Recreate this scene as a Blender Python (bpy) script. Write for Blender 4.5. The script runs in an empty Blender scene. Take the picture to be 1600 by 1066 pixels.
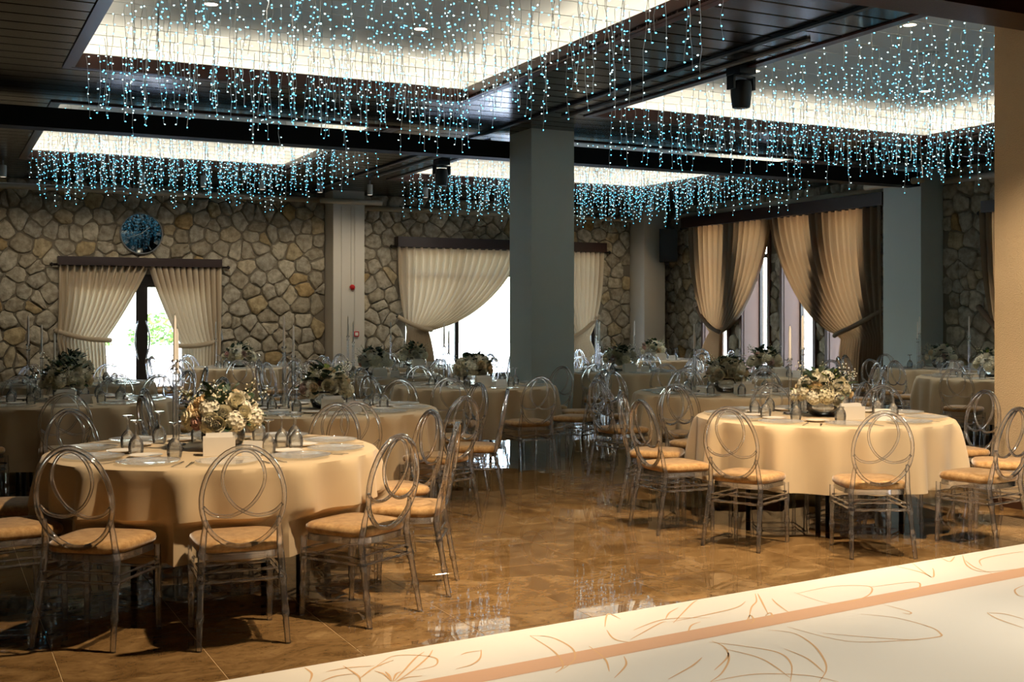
import bpy, bmesh, math, random
from mathutils import Vector, Matrix
R = random.Random(7)
sin, cos, pi, sqrt = math.sin, math.cos, math.pi, math.sqrt
C = bpy.context.scene.collection
SC = bpy.context.scene

# ------------------------------------------------------------------ camera
F, CX, HOR, EYE = 1825.0, 800.0, 495.0, 1.53
YAW = math.radians(26.5)
FW = Vector((sin(YAW), cos(YAW), 0)); RT = Vector((cos(YAW), -sin(YAW), 0))
cam = bpy.data.cameras.new('camera'); cam_o = bpy.data.objects.new('camera', cam); C.objects.link(cam_o)
cam_o.location = (0, 0, EYE); cam_o.rotation_euler = (pi / 2, 0, -YAW)
cam.sensor_width = 36; cam.lens = 36 * F / 1600; cam.shift_y = -(533 - HOR) / 1600
cam.clip_start = 0.05; cam.clip_end = 300
SC.camera = cam_o

# ------------------------------------------------------------------ world, exposure
w = bpy.data.worlds.new('sky'); SC.world = w; w.use_nodes = True
nt = w.node_tree; bg = nt.nodes['Background']
sky = nt.nodes.new('ShaderNodeTexSky'); sky.sky_type = 'NISHITA'; sky.sun_disc = False
sky.sun_elevation = math.radians(38); sky.sun_rotation = math.radians(200); sky.dust_density = 2.5
nt.links.new(sky.outputs[0], bg.inputs[0]); bg.inputs[1].default_value = 3.6
SC.view_settings.view_transform = 'Standard'; SC.view_settings.look = 'None'
SC.view_settings.gamma = 1.0; SC.view_settings.use_curve_mapping = False
SC.view_settings.exposure = 0.35
cy = SC.cycles
cy.max_bounces = 14; cy.diffuse_bounces = 3; cy.glossy_bounces = 4; cy.transmission_bounces = 10
cy.transparent_max_bounces = 40; cy.caustics_reflective = False; cy.caustics_refractive = False
cy.sample_clamp_indirect = 4.0; cy.sample_clamp_direct = 0.0; cy.blur_glossy = 0.5


def P(u, v, z=0.0):                       # pixel -> point on the horizontal plane at height z
    d = FW * F + RT * (u - CX) + Vector((0, 0, HOR - v))
    return Vector((0, 0, EYE)) + d * ((z - EYE) / d.z)


def PZ(u, v, Z):                          # pixel -> point at depth Z
    d = FW * F + RT * (u - CX) + Vector((0, 0, HOR - v))
    return Vector((0, 0, EYE)) + d * (Z / F)


def PB(u, v, y):                          # pixel -> point on the plane y = const (back wall)
    d = FW * F + RT * (u - CX) + Vector((0, 0, HOR - v))
    return Vector((0, 0, EYE)) + d * (y / d.y)


def PR(u, v, x):                          # pixel -> point on the plane x = const (right wall)
    d = FW * F + RT * (u - CX) + Vector((0, 0, HOR - v))
    return Vector((0, 0, EYE)) + d * (x / d.x)


# ------------------------------------------------------------------ materials
def lin(r, g, b):
    f = lambda c: (c / 255 / 12.92) if c <= 10 else ((c / 255 + 0.055) / 1.055) ** 2.4
    return (f(r), f(g), f(b), 1)


class N:
    def __init__(s, name):
        s.m = bpy.data.materials.new(name); s.m.use_nodes = True; s.t = s.m.node_tree
        s.t.nodes.clear(); s.out = s.n('OutputMaterial')

    def n(s, k, **kw):
        x = s.t.nodes.new('ShaderNode' + k)
        for a, b in kw.items():
            setattr(x, a, b)
        return x

    def l(s, a, b):
        s.t.links.new(a, b)

    def surf(s, a):
        s.l(a, s.out.inputs['Surface'])

    def pr(s, col=None, rough=0.5, metal=0.0, spec=0.5, **kw):
        p = s.n('BsdfPrincipled')
        if col is not None:
            p.inputs['Base Color'].default_value = col
        p.inputs['Roughness'].default_value = rough; p.inputs['Metallic'].default_value = metal
        p.inputs['Specular IOR Level'].default_value = spec
        for a, b in kw.items():
            p.inputs[a].default_value = b
        return p

    def ramp(s, fac, stops):
        r = s.n('ValToRGB'); e = r.color_ramp.elements
        while len(e) < len(stops):
            e.new(0.5)
        for q, (p, c) in zip(e, stops):
            q.position = p; q.color = c
        s.l(fac, r.inputs[0]); return r.outputs[0]

    def noise(s, scale, detail=4, vec=None, rough=0.55, dist=0.0):
        x = s.n('TexNoise'); x.inputs['Scale'].default_value = scale; x.inputs['Detail'].default_value = detail
        x.inputs['Roughness'].default_value = rough; x.inputs['Distortion'].default_value = dist
        if vec is not None:
            s.l(vec, x.inputs['Vector'])
        return x.outputs['Fac']

    def bump(s, fac, p, strength=0.3, dist=0.01):
        b = s.n('Bump'); b.inputs['Strength'].default_value = strength; b.inputs['Distance'].default_value = dist
        s.l(fac, b.inputs['Height']); s.l(b.outputs[0], p.inputs['Normal'])


M = {}


def simple(name, col, rough=0.5, metal=0.0, spec=0.5, bump=None, **kw):
    a = N(name); p = a.pr(col, rough, metal, spec, **kw)
    if bump:
        a.bump(a.noise(bump[0], 5, a.n('TexCoord').outputs['Object']), p, bump[1], 0.01)
    a.surf(p.outputs[0]); M[name] = a.m


def mk_materials():
    # stone: colour varies from block to block
    for nm, obj_rand in (('stone', True), ('stone_far', False)):
        a = N(nm); p = a.pr(rough=0.9, spec=0.2); tc = a.n('TexCoord')
        if obj_rand:
            fac = a.n('ObjectInfo').outputs['Random']
        else:
            g = a.n('NewGeometry'); fac = g.outputs['Random Per Island']
        base = a.ramp(fac, [(0.0, lin(164, 152, 130)), (0.3, lin(196, 186, 166)), (0.55, lin(176, 168, 152)),
                            (0.8, lin(206, 196, 174)), (0.95, lin(190, 170, 132)), (1.0, lin(184, 154, 106))])
        mx = a.n('Mix', data_type='RGBA', blend_type='MULTIPLY'); mx.inputs[0].default_value = 0.75
        nz = a.noise(9, 8, a.n('NewGeometry').outputs['Position'])
        a.l(base, mx.inputs[6]); a.l(a.ramp(nz, [(0.3, lin(150, 142, 128)), (0.62, (1, 1, 1, 1))]), mx.inputs[7])
        a.l(mx.outputs[2], p.inputs['Base Color']); a.bump(a.noise(14, 8, a.n('NewGeometry').outputs['Position']), p, 0.7, 0.03)
        a.surf(p.outputs[0]); M[nm] = a.m
    simple('mortar', lin(126, 116, 100), 0.95, bump=(30, 0.5))
    # floor tile
    a = N('marble'); p = a.pr(rough=0.022, spec=0.6); g = a.n('NewGeometry'); oi = a.n('ObjectInfo')
    add = a.n('VectorMath', operation='ADD'); sc = a.n('VectorMath', operation='SCALE'); cmb = a.n('CombineXYZ')
    a.l(oi.outputs['Random'], cmb.inputs[2]); a.l(cmb.outputs[0], sc.inputs[0]); sc.inputs['Scale'].default_value = 40
    a.l(g.outputs['Position'], add.inputs[0]); a.l(sc.outputs[0], add.inputs[1])
    mp = a.n('Mapping'); mp.inputs['Scale'].default_value = (1.0, 1.35, 1); a.l(add.outputs[0], mp.inputs[0])
    n1 = a.noise(2.6, 10, mp.outputs[0], 0.68, 1.2)
    c1 = a.ramp(n1, [(0.28, lin(96, 70, 40)), (0.45, lin(128, 98, 60)), (0.58, lin(150, 118, 76)), (0.74, lin(178, 146, 100))])
    n2 = a.noise(7, 8, mp.outputs[0], 0.7, 2.5)
    mx = a.n('Mix', data_type='RGBA', blend_type='MULTIPLY'); mx.inputs[0].default_value = 0.35
    a.l(c1, mx.inputs[6]); a.l(a.ramp(n2, [(0.36, lin(120, 92, 60)), (0.5, (1, 1, 1, 1))]), mx.inputs[7])
    a.l(mx.outputs[2], p.inputs['Base Color'])
    a.bump(a.noise(1.7, 2, g.outputs['Position']), p, 0.012, 0.02)
    a.surf(p.outputs[0]); M['marble'] = a.m
    simple('grout', lin(214, 184, 136), 0.6)
    # dark lacquered ceiling boards
    a = N('slat'); p = a.pr(rough=0.2, spec=0.5); tc = a.n('TexCoord')
    mp = a.n('Mapping'); mp.inputs['Scale'].default_value = (0.6, 14, 14); a.l(tc.outputs['Object'], mp.inputs[0])
    a.l(a.ramp(a.noise(2, 6, mp.outputs[0]), [(0.3, lin(11, 6, 5)), (0.7, lin(25, 13, 9))]), p.inputs['Base Color'])
    a.surf(p.outputs[0]); M['slat'] = a.m
    simple('beam_wood', lin(44, 22, 14), 0.35, bump=(60, 0.15))
    simple('beam_black', lin(13, 11, 11), 0.6, spec=0.2)
    simple('lip_wood', lin(74, 36, 20), 0.35)
    simple('void', lin(10, 9, 9), 0.9)
    simple('white_paint', lin(206, 208, 206), 0.75)
    simple('column_paint', lin(204, 213, 207), 0.6)
    simple('pillar_paint', lin(208, 200, 186), 0.55)
    simple('plaster', lin(206, 182, 146), 0.9, bump=(95, 0.9))
    simple('dark_frame', lin(26, 18, 14), 0.35)
    simple('brown_frame', lin(92, 60, 42), 0.5)
    simple('jamb', lin(118, 86, 64), 0.6)
    simple('pelmet', lin(42, 20, 16), 0.35)
    simple('pipe', lin(196, 184, 160), 0.45)
    simple('black', lin(12, 12, 13), 0.45)
    simple('black_gloss', lin(8, 8, 10), 0.12)
    simple('clock_glass', (0.12, 0.135, 0.14, 1), 0.03, 1.0)
    simple('steel', (0.6, 0.6, 0.6, 1), 0.18, 1.0)
    simple('grey_metal', lin(150, 152, 152), 0.4)
    simple('red', lin(190, 24, 28), 0.35)
    simple('porcelain', lin(240, 232, 218), 0.25)
    simple('napkin', lin(240, 234, 222), 0.8)
    simple('candle', lin(240, 234, 224), 0.5)
    simple('wall_plain', lin(214, 208, 198), 0.9)
    # tablecloth
    a = N('cloth'); p = a.pr(lin(212, 188, 150), 0.72, spec=0.25, **{'Sheen Weight': 0.25})
    tc = a.n('TexCoord'); a.bump(a.noise(260, 2, tc.outputs['Object']), p, 0.08, 0.004)
    a.surf(p.outputs[0]); M['cloth'] = a.m
    # seat velvet
    a = N('velvet'); p = a.pr(rough=0.85, spec=0.15, **{'Sheen Weight': 0.9, 'Sheen Roughness': 0.35}); tc = a.n('TexCoord')
    a.l(a.ramp(a.noise(26, 6, tc.outputs['Object'], 0.7), [(0.32, lin(158, 116, 68)), (0.66, lin(206, 168, 116))]), p.inputs['Base Color'])
    a.surf(p.outputs[0]); M['velvet'] = a.m
    # clear plastics and glass
    def clear(name, tint, share, ior=1.45, edge=1.0, milk=0.0):
        a = N(name); tr = a.n('BsdfTransparent'); tr.inputs[0].default_value = tint
        gl = a.n('BsdfGlass'); gl.inputs['Color'].default_value = tint; gl.inputs['Roughness'].default_value = 0.0; gl.inputs['IOR'].default_value = ior
        gs = a.n('BsdfGlossy'); gs.inputs['Roughness'].default_value = 0.05; gs.inputs['Color'].default_value = (1, 1, 1, 1)
        df = a.n('BsdfDiffuse'); df.inputs[0].default_value = (0.92, 0.92, 0.95, 1)
        def mix(f, x, y):
            m = a.n('MixShader'); a.l(x, m.inputs[1]); a.l(y, m.inputs[2])
            if isinstance(f, float):
                m.inputs[0].default_value = f
            else:
                a.l(f, m.inputs[0])
            return m.outputs[0]
        base = mix(share, tr.outputs[0], gl.outputs[0]) if share else tr.outputs[0]
        if milk:
            base = mix(milk, base, df.outputs[0])
        fr = a.n('Fresnel'); fr.inputs['IOR'].default_value = 1.5
        mul = a.n('Math', operation='MULTIPLY'); mul.inputs[1].default_value = edge; mul.use_clamp = True; a.l(fr.outputs[0], mul.inputs[0])
        a.surf(mix(mul.outputs[0], base, gs.outputs[0])); M[name] = a.m
    clear('acrylic', (0.975, 0.975, 0.99, 1), 0.34, 1.40, 2.0, 0.03)
    clear('glass', (0.98, 0.99, 0.99, 1), 0.12, 1.3, 1.0, 0.07)
    clear('charger_glass', (0.97, 0.985, 0.985, 1), 0.0, 1.3, 0.55, 0.16)
    clear('pane', (0.97, 0.98, 0.98, 1), 0.0, 1.3, 0.6)
    # curtains: let daylight glow through
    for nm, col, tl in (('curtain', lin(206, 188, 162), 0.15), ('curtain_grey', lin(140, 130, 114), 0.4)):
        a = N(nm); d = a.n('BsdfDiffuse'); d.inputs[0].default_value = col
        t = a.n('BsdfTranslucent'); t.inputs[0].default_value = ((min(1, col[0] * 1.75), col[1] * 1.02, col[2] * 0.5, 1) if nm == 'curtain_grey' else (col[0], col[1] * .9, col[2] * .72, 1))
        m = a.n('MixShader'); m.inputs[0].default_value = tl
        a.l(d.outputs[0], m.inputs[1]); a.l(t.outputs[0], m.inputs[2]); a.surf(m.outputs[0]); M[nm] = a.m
    # emitters
    def emit(name, col, s, sample=True):
        a = N(name); e = a.n('Emission'); e.inputs[0].default_value = col; e.inputs[1].default_value = s; a.surf(e.outputs[0])
        a.m.cycles.emission_sampling = 'FRONT' if sample else 'NONE'; M[name] = a.m
    emit('cove_led', (1.0, 0.88, 0.68, 1), 19.0)
    emit('bulb_cyan', (0.13, 0.66, 1.0, 1), 4.0, False)
    emit('bulb_white', (0.60, 0.94, 1.0, 1), 4.2, False)
    emit('lamp_warm', (1.0, 0.8, 0.55, 1), 12.0, False)
    emit('lens_dim', (1.0, 0.85, 0.65, 1), 0.8, False)
    simple('wire', lin(190, 190, 186), 0.5)
    # flowers and leaves
    def petal(name, c1, c2):
        a = N(name); p = a.pr(rough=0.7, spec=0.2, **{'Sheen Weight': 0.2}); oi = a.n('ObjectInfo')
        a.l(a.ramp(oi.outputs['Random'], [(0.0, c1), (1.0, c2)]), p.inputs['Base Color'])
        a.bump(a.noise(90, 3, a.n('TexCoord').outputs['Object']), p, 0.3, 0.004); a.surf(p.outputs[0]); M[name] = a.m
    petal('petal_white', lin(246, 240, 222), lin(232, 222, 186)); petal('petal_peach', lin(246, 226, 188), lin(242, 214, 166))
    petal('petal_pink', lin(226, 176, 160), lin(214, 190, 176))
    petal('leaf_dark', lin(30, 48, 30), lin(52, 74, 44)); petal('leaf_light', lin(120, 140, 60), lin(160, 170, 84))
    petal('leaf_grey', lin(108, 128, 112), lin(140, 156, 138))
    petal('stem', lin(84, 96, 52), lin(100, 110, 60))
    simple('outdoor_pave', lin(214, 208, 200), 0.8); simple('outdoor_block', lin(198, 196, 190), 0.85)
    petal('hedge', lin(96, 140, 60), lin(140, 170, 90))
    # printed dance floor
    simple('print_white', lin(240, 232, 216), 0.45, spec=0.3); simple('print_peach', lin(222, 176, 140), 0.5, spec=0.3)
    simple('print_line', lin(226, 182, 132), 0.5, spec=0.3)
    simple('skirting', lin(66, 42, 28), 0.4)


mk_materials()


# ------------------------------------------------------------------ mesh builder
class MB:
    def __init__(s):
        s.v = []; s.f = []; s.mi = []; s.cur = 0

    def face(s, *idx):
        s.f.append(tuple(idx)); s.mi.append(s.cur)

    def poly(s, pts):
        k = len(s.v); s.v += [tuple(p) for p in pts]; s.face(*range(k, k + len(pts)))

    def box(s, x0, y0, z0, x1, y1, z1):
        k = len(s.v)
        s.v += [(x, y, z) for z in (z0, z1) for y in (y0, y1) for x in (x0, x1)]
        for q in ((0, 2, 3, 1), (4, 5, 7, 6), (0, 1, 5, 4), (1, 3, 7, 5), (3, 2, 6, 7), (2, 0, 4, 6)):
            s.face(*[k + i for i in q])

    def tube(s, pts, rad, n=6, closed=False, flat=1.0, cap=True, nrm=None):
        pts = [Vector(p) for p in pts]; m = len(pts)
        rad = rad if hasattr(rad, '__len__') else [rad] * m
        k0 = len(s.v); prev = None
        for i, p in enumerate(pts):
            a = pts[(i - 1) % m] if (closed or i) else p
            b = pts[(i + 1) % m] if (closed or i < m - 1) else p
            t = (b - a).normalized()
            if nrm is not None:
                x = Vector(nrm) - t * t.dot(Vector(nrm))
            elif prev is None:
                x = Vector((0, 0, 1)) if abs(t.z) < 0.9 else Vector((1, 0, 0))
                x = x - t * t.dot(x)
            else:
                x = prev - t * t.dot(prev)
            x.normalize(); prev = x; y = t.cross(x)
            for j in range(n):
                q = 2 * pi * j / n
                s.v.append(tuple(p + (x * cos(q) * flat + y * sin(q)) * rad[i]))
        for i in range(m if closed else m - 1):
            for j in range(n):
                a = k0 + i * n + j; b = k0 + i * n + (j + 1) % n
                c = k0 + ((i + 1) % m) * n + (j + 1) % n; d = k0 + ((i + 1) % m) * n + j
                s.face(a, b, c, d)
        if cap and not closed:
            s.face(*[k0 + j for j in reversed(range(n))]); s.face(*[k0 + (m - 1) * n + j for j in range(n)])

    def lathe(s, prof, n=16, o=(0, 0, 0), capb=True, capt=True):
        k0 = len(s.v)
        for r, z in prof:
            for j in range(n):
                q = 2 * pi * j / n
                s.v.append((o[0] + r * cos(q), o[1] + r * sin(q), o[2] + z))
        for i in range(len(prof) - 1):
            for j in range(n):
                s.face(k0 + i * n + j, k0 + i * n + (j + 1) % n, k0 + (i + 1) * n + (j + 1) % n, k0 + (i + 1) * n + j)
        if capb:
            s.face(*[k0 + j for j in reversed(range(n))])
        if capt:
            s.face(*[k0 + (len(prof) - 1) * n + j for j in range(n)])

    def rings(s, rings, capb=True, capt=True):
        n = len(rings[0]); k0 = len(s.v)
        for r in rings:
            s.v += [tuple(p) for p in r]
        for i in range(len(rings) - 1):
            for j in range(n):
                s.face(k0 + i * n + j, k0 + i * n + (j + 1) % n, k0 + (i + 1) * n + (j + 1) % n, k0 + (i + 1) * n + j)
        if capb:
            s.face(*[k0 + j for j in reversed(range(n))])
        if capt:
            s.face(*[k0 + (len(rings) - 1) * n + j for j in range(n)])

    def grid(s, pts, nu, nv):
        k0 = len(s.v); s.v += [tuple(p) for p in pts]
        for i in range(nu - 1):
            for j in range(nv - 1):
                s.face(k0 + i * nv + j, k0 + (i + 1) * nv + j, k0 + (i + 1) * nv + j + 1, k0 + i * nv + j + 1)

    def data(s, name, mats, smooth=False, angle=None):
        me = bpy.data.meshes.new(name); me.from_pydata(s.v, [], s.f)
        for m in (mats if isinstance(mats, (list, tuple)) else [mats]):
            me.materials.append(M[m])
        me.polygons.foreach_set('material_index', s.mi)
        if smooth:
            me.polygons.foreach_set('use_smooth', [True] * len(s.f))
            if angle:
                me.set_sharp_from_angle(angle=math.radians(angle))
        me.update(); return me


def obj(name, me, parent=None, loc=(0, 0, 0), rot=(0, 0, 0), sc=(1, 1, 1)):
    o = bpy.data.objects.new(name, me); C.objects.link(o); o.location = loc; o.rotation_euler = rot; o.scale = sc
    if parent is not None:
        o.parent = parent
    return o


def tag(o, label, cat, group=None):
    o['label'] = label; o['category'] = cat
    if group:
        o['group'] = group
    return o


def thing(name, label, cat, loc=(0, 0, 0), rz=0, group=None):
    o = obj(name, None, None, loc, (0, 0, rz)); o.empty_display_size = 0.1
    return tag(o, label, cat, group)


def struct(o):
    o['kind'] = 'structure'; return o


def onebox(name, mat, a, b, parent=None):
    m = MB(); m.box(*a, *b); return obj(name, m.data(name, mat), parent)


def crom(pts, n=6, closed=False):
    pts = [Vector(p) for p in pts]; m = len(pts); out = []
    for i in range(m if closed else m - 1):
        g = lambda k: pts[k % m] if closed else pts[max(0, min(m - 1, k))]
        a, b, c, d = g(i - 1), g(i), g(i + 1), g(i + 2)
        for k in range(n):
            t = k / n
            out.append(0.5 * ((2 * b) + (c - a) * t + (2 * a - 5 * b + 4 * c - d) * t * t + (3 * b - a - 3 * c + d) * t ** 3))
    if not closed:
        out.append(pts[-1])
    return out


# ------------------------------------------------------------------ room constants
YB, XR, XL, YF, ZC, ZT = 22.5, 15.1, -5.0, -3.5, 4.0, 4.42
TRAYS = {'front left': (1.28, 5.44, 6.9, 12.2), 'rear left': (1.35, 5.40, 14.4, 19.6),
         'front right': (7.3, 12.75, 6.95, 12.35), 'rear right': (7.45, 12.75, 14.4, 19.7)}


# ------------------------------------------------------------------ floor
def build_floor():
    T = 0.63; g = 0.0035
    fl = struct(onebox('floor', 'grout', (XL, YF, -0.2), (XR, YB, -0.0022)))
    m = MB(); h = T / 2 - g / 2; b = 0.0012
    m.rings([[(-h, -h, -0.01), (h, -h, -0.01), (h, h, -0.01), (-h, h, -0.01)],
             [(-h, -h, -b), (h, -h, -b), (h, h, -b), (-h, h, -b)],
             [(-h + b, -h + b, 0), (h - b, -h + b, 0), (h - b, h - b, 0), (-h + b, h - b, 0)]], capb=False)
    me = m.data('floor_tile', 'marble')
    cells = []
    for i in range(-9, 24):
        for j in range(-6, 36):
            x = 0.5 + (i + 0.5) * T - T; y = 0.1 + (j + 0.5) * T
            if x - T / 2 < XL or x + T / 2 > XR or y - T / 2 < YF or y + T / 2 > YB:
                continue
            d = Vector((x, y, -EYE)); Z = d.dot(FW); X = d.dot(RT)
            vis = Z > 3 and abs(X / Z) < 0.47 and y > 4.3 + x * 0.1
            cells.append((0 if vis else 1, Z if vis else abs(Z), x, y))
    cells.sort(); rest = MB()
    for k, (a, Z, x, y) in enumerate(cells):
        if k < 300:
            obj('floor_tile', me, fl, (x, y, 0))
        else:
            h2 = T / 2 - g / 2
            rest.poly([(x - h2, y - h2, 0), (x + h2, y - h2, 0), (x + h2, y + h2, 0), (x - h2, y + h2, 0)])
    o = obj('floor_tiles', rest.data('floor_tiles', 'marble'), fl); o['kind'] = 'stuff'
    o['label'] = 'polished brown marble tiles of the far floor'
    return fl


build_floor()


# ------------------------------------------------------------------ stone walls
def clip(poly, px, py, nx, ny):
    out = []
    for i in range(len(poly)):
        a = poly[i]; b = poly[(i + 1) % len(poly)]
        da = (a[0] - px) * nx + (a[1] - py) * ny; db = (b[0] - px) * nx + (b[1] - py) * ny
        if da <= 0:
            out.append(a)
        if (da < 0 < db) or (db < 0 < da):
            t = da / (da - db); out.append((a[0] + (b[0] - a[0]) * t, a[1] + (b[1] - a[1]) * t))
    return out


def stones(s0, s1, z0, z1, sx, sz, holes, rnd):
    """irregular stone outlines over the rectangle, kept off the openings"""
    pts = []; nz = int((z1 - z0) / sz); z_step = (z1 - z0) / nz
    for j in range(nz):
        n = max(1, int((s1 - s0) / sx)); st = (s1 - s0) / n
        for i in range(n):
            pts.append((s0 + (i + 0.5 + (0.25 if j % 2 else -0.25) + rnd.uniform(-.30, .30)) * st, z0 + (j + 0.5 + rnd.uniform(-.34, .34)) * z_step))
    extra = []
    for p in pts:                         # here and there a small stone fills a gap
        if rnd.random() < 0.16:
            extra.append((p[0] + rnd.uniform(.35, .6) * sx, p[1] + rnd.uniform(-.6, .6) * sz))
    pts += extra; out = []
    for p in pts:
        poly = [(s0, z0), (s1, z0), (s1, z1), (s0, z1)]
        for q in pts:
            dx, dz = q[0] - p[0], q[1] - p[1]
            if q is p or abs(dx) > 3 * sx or abs(dz) > 3 * sz:
                continue
            L = math.hypot(dx, dz)
            if L < 1e-6:
                continue
            poly = clip(poly, p[0] + dx / 2, p[1] + dz / 2, dx / L, dz / L)
            if len(poly) < 3:
                break
        for (h0, h1, g0, g1) in holes:    # cut at an opening
            cx = sum(q[0] for q in poly) / max(1, len(poly)); cz = sum(q[1] for q in poly) / max(1, len(poly))
            if len(poly) < 3:
                break
            if h0 < cx < h1 and g0 < cz < g1:
                poly = []; break
            if min(q[0] for q in poly) < h1 and max(q[0] for q in poly) > h0 and min(q[1] for q in poly) < g1 and max(q[1] for q in poly) > g0:
                if cx <= h0:
                    poly = clip(poly, h0, 0, 1, 0)
                elif cx >= h1:
                    poly = clip(poly, h1, 0, -1, 0)
                elif cz >= g1:
                    poly = clip(poly, 0, g1, 0, -1)
                else:
                    poly = clip(poly, 0, g0, 0, 1)
        if len(poly) < 3:
            continue
        cx = sum(q[0] for q in poly) / len(poly); cz = sum(q[1] for q in poly) / len(poly)
        ar = abs(sum(poly[i][0] * poly[(i + 1) % len(poly)][1] - poly[(i + 1) % len(poly)][0] * poly[i][1] for i in range(len(poly)))) / 2
        if ar < 0.012:
            continue
        k = max(0.5, 1 - 0.017 / sqrt(ar))  # joint
        poly = [(cx + (q[0] - cx) * k, cz + (q[1] - cz) * k) for q in poly]
        rd = []                           # corners knocked off, edges a little uneven
        for i in range(len(poly)):
            a = poly[i]; b = poly[(i + 1) % len(poly)]
            for t in (0.14, 0.5, 0.86):
                j = 0.014 if math.hypot(a[0] - b[0], a[1] - b[1]) > 0.10 else 0.004
                rd.append((a[0] + (b[0] - a[0]) * t + rnd.uniform(-j, j), a[1] + (b[1] - a[1]) * t + rnd.uniform(-j, j)))
        out.append((ar, cx, cz, rd))
    return out


def stone_mesh(m, rd, cx, cz, depth, T, rnd):
    """one block: outline on the wall, shoulders, uneven face; T maps (s, out, z) to the mesh space"""
    mid = [(cx + (q[0] - cx) * 0.95, depth * rnd.uniform(.6, .8), cz + (q[1] - cz) * 0.95) for q in rd]
    top = [(cx + (q[0] - cx) * 0.80, depth * rnd.uniform(.82, 1.15), cz + (q[1] - cz) * 0.80) for q in rd]
    m.rings([[T(q[0], -0.02, q[1]) for q in rd], [T(*q) for q in mid], [T(*q) for q in top]], capb=False, capt=False)
    k = len(m.v); m.v.append(T(cx, depth * rnd.uniform(.95, 1.15), cz)); n = len(rd); b = k - n
    for j in range(n):
        m.face(b + j, b + (j + 1) % n, k)


def wall_stones(wall, s0, s1, z0, z1, holes, place, vis, seed):
    rnd = random.Random(seed)
    L = stones(s0, s1, z0, z1, 0.36, 0.265, holes, rnd)
    inview = [q for q in L if vis(q[1], q[2])]; inview.sort(key=lambda q: -q[0])
    near = set(id(q) for q in inview[:300]); rest = MB()
    for q in L:
        ar, cx, cz, rd = q; depth = rnd.uniform(0.03, 0.075)
        if id(q) in near:
            m = MB(); o3 = place(cx, 0, cz)
            stone_mesh(m, rd, cx, cz, depth, lambda s, d, z: tuple(Vector(place(s, d, z)) - Vector(o3)), rnd)
            obj('stone', m.data('stone', 'stone', True, 50), wall, o3)
        else:
            stone_mesh(rest, rd, cx, cz, depth, place, rnd)
    if rest.v:
        o = obj('stones', rest.data('stones', 'stone_far', True, 50), wall); o['kind'] = 'stuff'
        o['label'] = 'smaller and farther rough stones of the wall'


# openings:  back wall in x, right wall in y
DOOR = (PB(100, 430, YB).x, PB(338, 430, YB).x, 0.0, 2.32)
WIN = (PB(632, 400, YB).x, PB(934, 400, YB).x, 0.25, 2.98)
SIDE = [(19.97, 20.85), (18.65, 19.5), (17.3, 18.23), (15.95, 16.93)]
SIDE_Z = (0.3, 3.5)
SIDE2 = (12.0, 13.0)


def panels(m, s0, s1, z0, z1, holes, fn):
    """solid wall boxes around the openings"""
    xs = sorted(set([s0, s1] + [h for q in holes for h in q[:2]]))
    for a, b in zip(xs, xs[1:]):
        hs = [q for q in holes if q[0] <= a + 1e-6 and q[1] >= b - 1e-6]
        if not hs:
            fn(m, a, b, z0, z1)
        else:
            q = hs[0]
            if q[2] > z0:
                fn(m, a, b, z0, q[2])
            if q[3] < z1:
                fn(m, a, b, q[3], z1)


def build_walls():
    m = MB(); hb = [DOOR, WIN]
    panels(m, XL, XR + 0.4, -0.2, 4.7, hb, lambda m, a, b, c, d: m.box(a, YB, c, b, YB + 0.4, d))
    wb = struct(obj('wall_back', m.data('wall_back', 'mortar')))
    wall_stones(wb, 0.2, XR - 0.02, 0.02, 4.0, hb + [(7.05, 7.69, -1, 5), (14.2, 14.75, -1, 5)], lambda s, d, z: (s, YB - d, z),
                lambda s, z: s > 1.0 and z > 0.45, 11)
    m = MB(); hr = [(a, b, SIDE_Z[0], SIDE_Z[1]) for a, b in SIDE] + [(SIDE2[0], SIDE2[1], 0.3, 3.5)]
    panels(m, YF, YB, -0.2, 4.7, hr, lambda m, a, b, c, d: m.box(XR, a, c, XR + 0.5, b, d))
    wr = struct(obj('wall_right', m.data('wall_right', 'mortar')))
    wall_stones(wr, 11.6, YB - 0.02, 0.02, 4.0, hr + [(14.2, 15.05, -1, 5)], lambda s, d, z: (XR - d, s, z), lambda s, z: z > 0.45, 23)
    struct(onebox('wall_left', 'wall_plain', (XL - 0.4, YF, -0.2), (XL, YB + 0.4, 4.7)))
    struct(onebox('wall_front', 'wall_plain', (XL - 0.4, YF - 0.4, -0.2), (XR + 0.5, YF, 4.7)))
    # pillars set into the walls
    m = MB(); m.box(7.05, YB - 0.54, 0, 7.69, YB + 0.02, 4.0); o = struct(obj('trim_1', m.data('pillar', 'pillar_paint')))
    o['label'] = 'cream pillar on the stone back wall'
    m = MB(); m.box(14.2, YB - 0.6, 0, 14.75, YB + 0.02, 4.0); o = struct(obj('trim_2', m.data('pillar', 'pillar_paint')))
    o['label'] = 'cream pillar at the far corner under the loudspeaker'
    m = MB(); m.box(XR - 0.5, 14.2, 0, XR + 0.02, 15.05, 4.0)
    o = struct(obj('trim_3', m.data('pillar', 'column_paint'))); o['label'] = 'grey pillar on the right stone wall'
    # free-standing column and the plastered one by the dance floor
    m = MB(); m.box(7.05, 13.57, 0, 7.69, 14.21, 4.02)
    o = struct(obj('column', m.data('column', 'column_paint'))); o['label'] = 'square grey painted column in the middle of the hall'
    m = MB(); m.box(7.75, 5.80, 0, 8.75, 6.75, 4.02)
    o = struct(obj('trim_4', m.data('plaster_column', 'plaster'))); o['label'] = 'warm beige roughcast column at the right edge'
    m = MB(); m.box(7.73, 5.78, 0, 8.77, 6.77, 0.07)
    o = struct(obj('baseboard_right', m.data('baseboard', 'skirting'))); o['label'] = 'brown skirting at the foot of the roughcast column'


build_walls()


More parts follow.
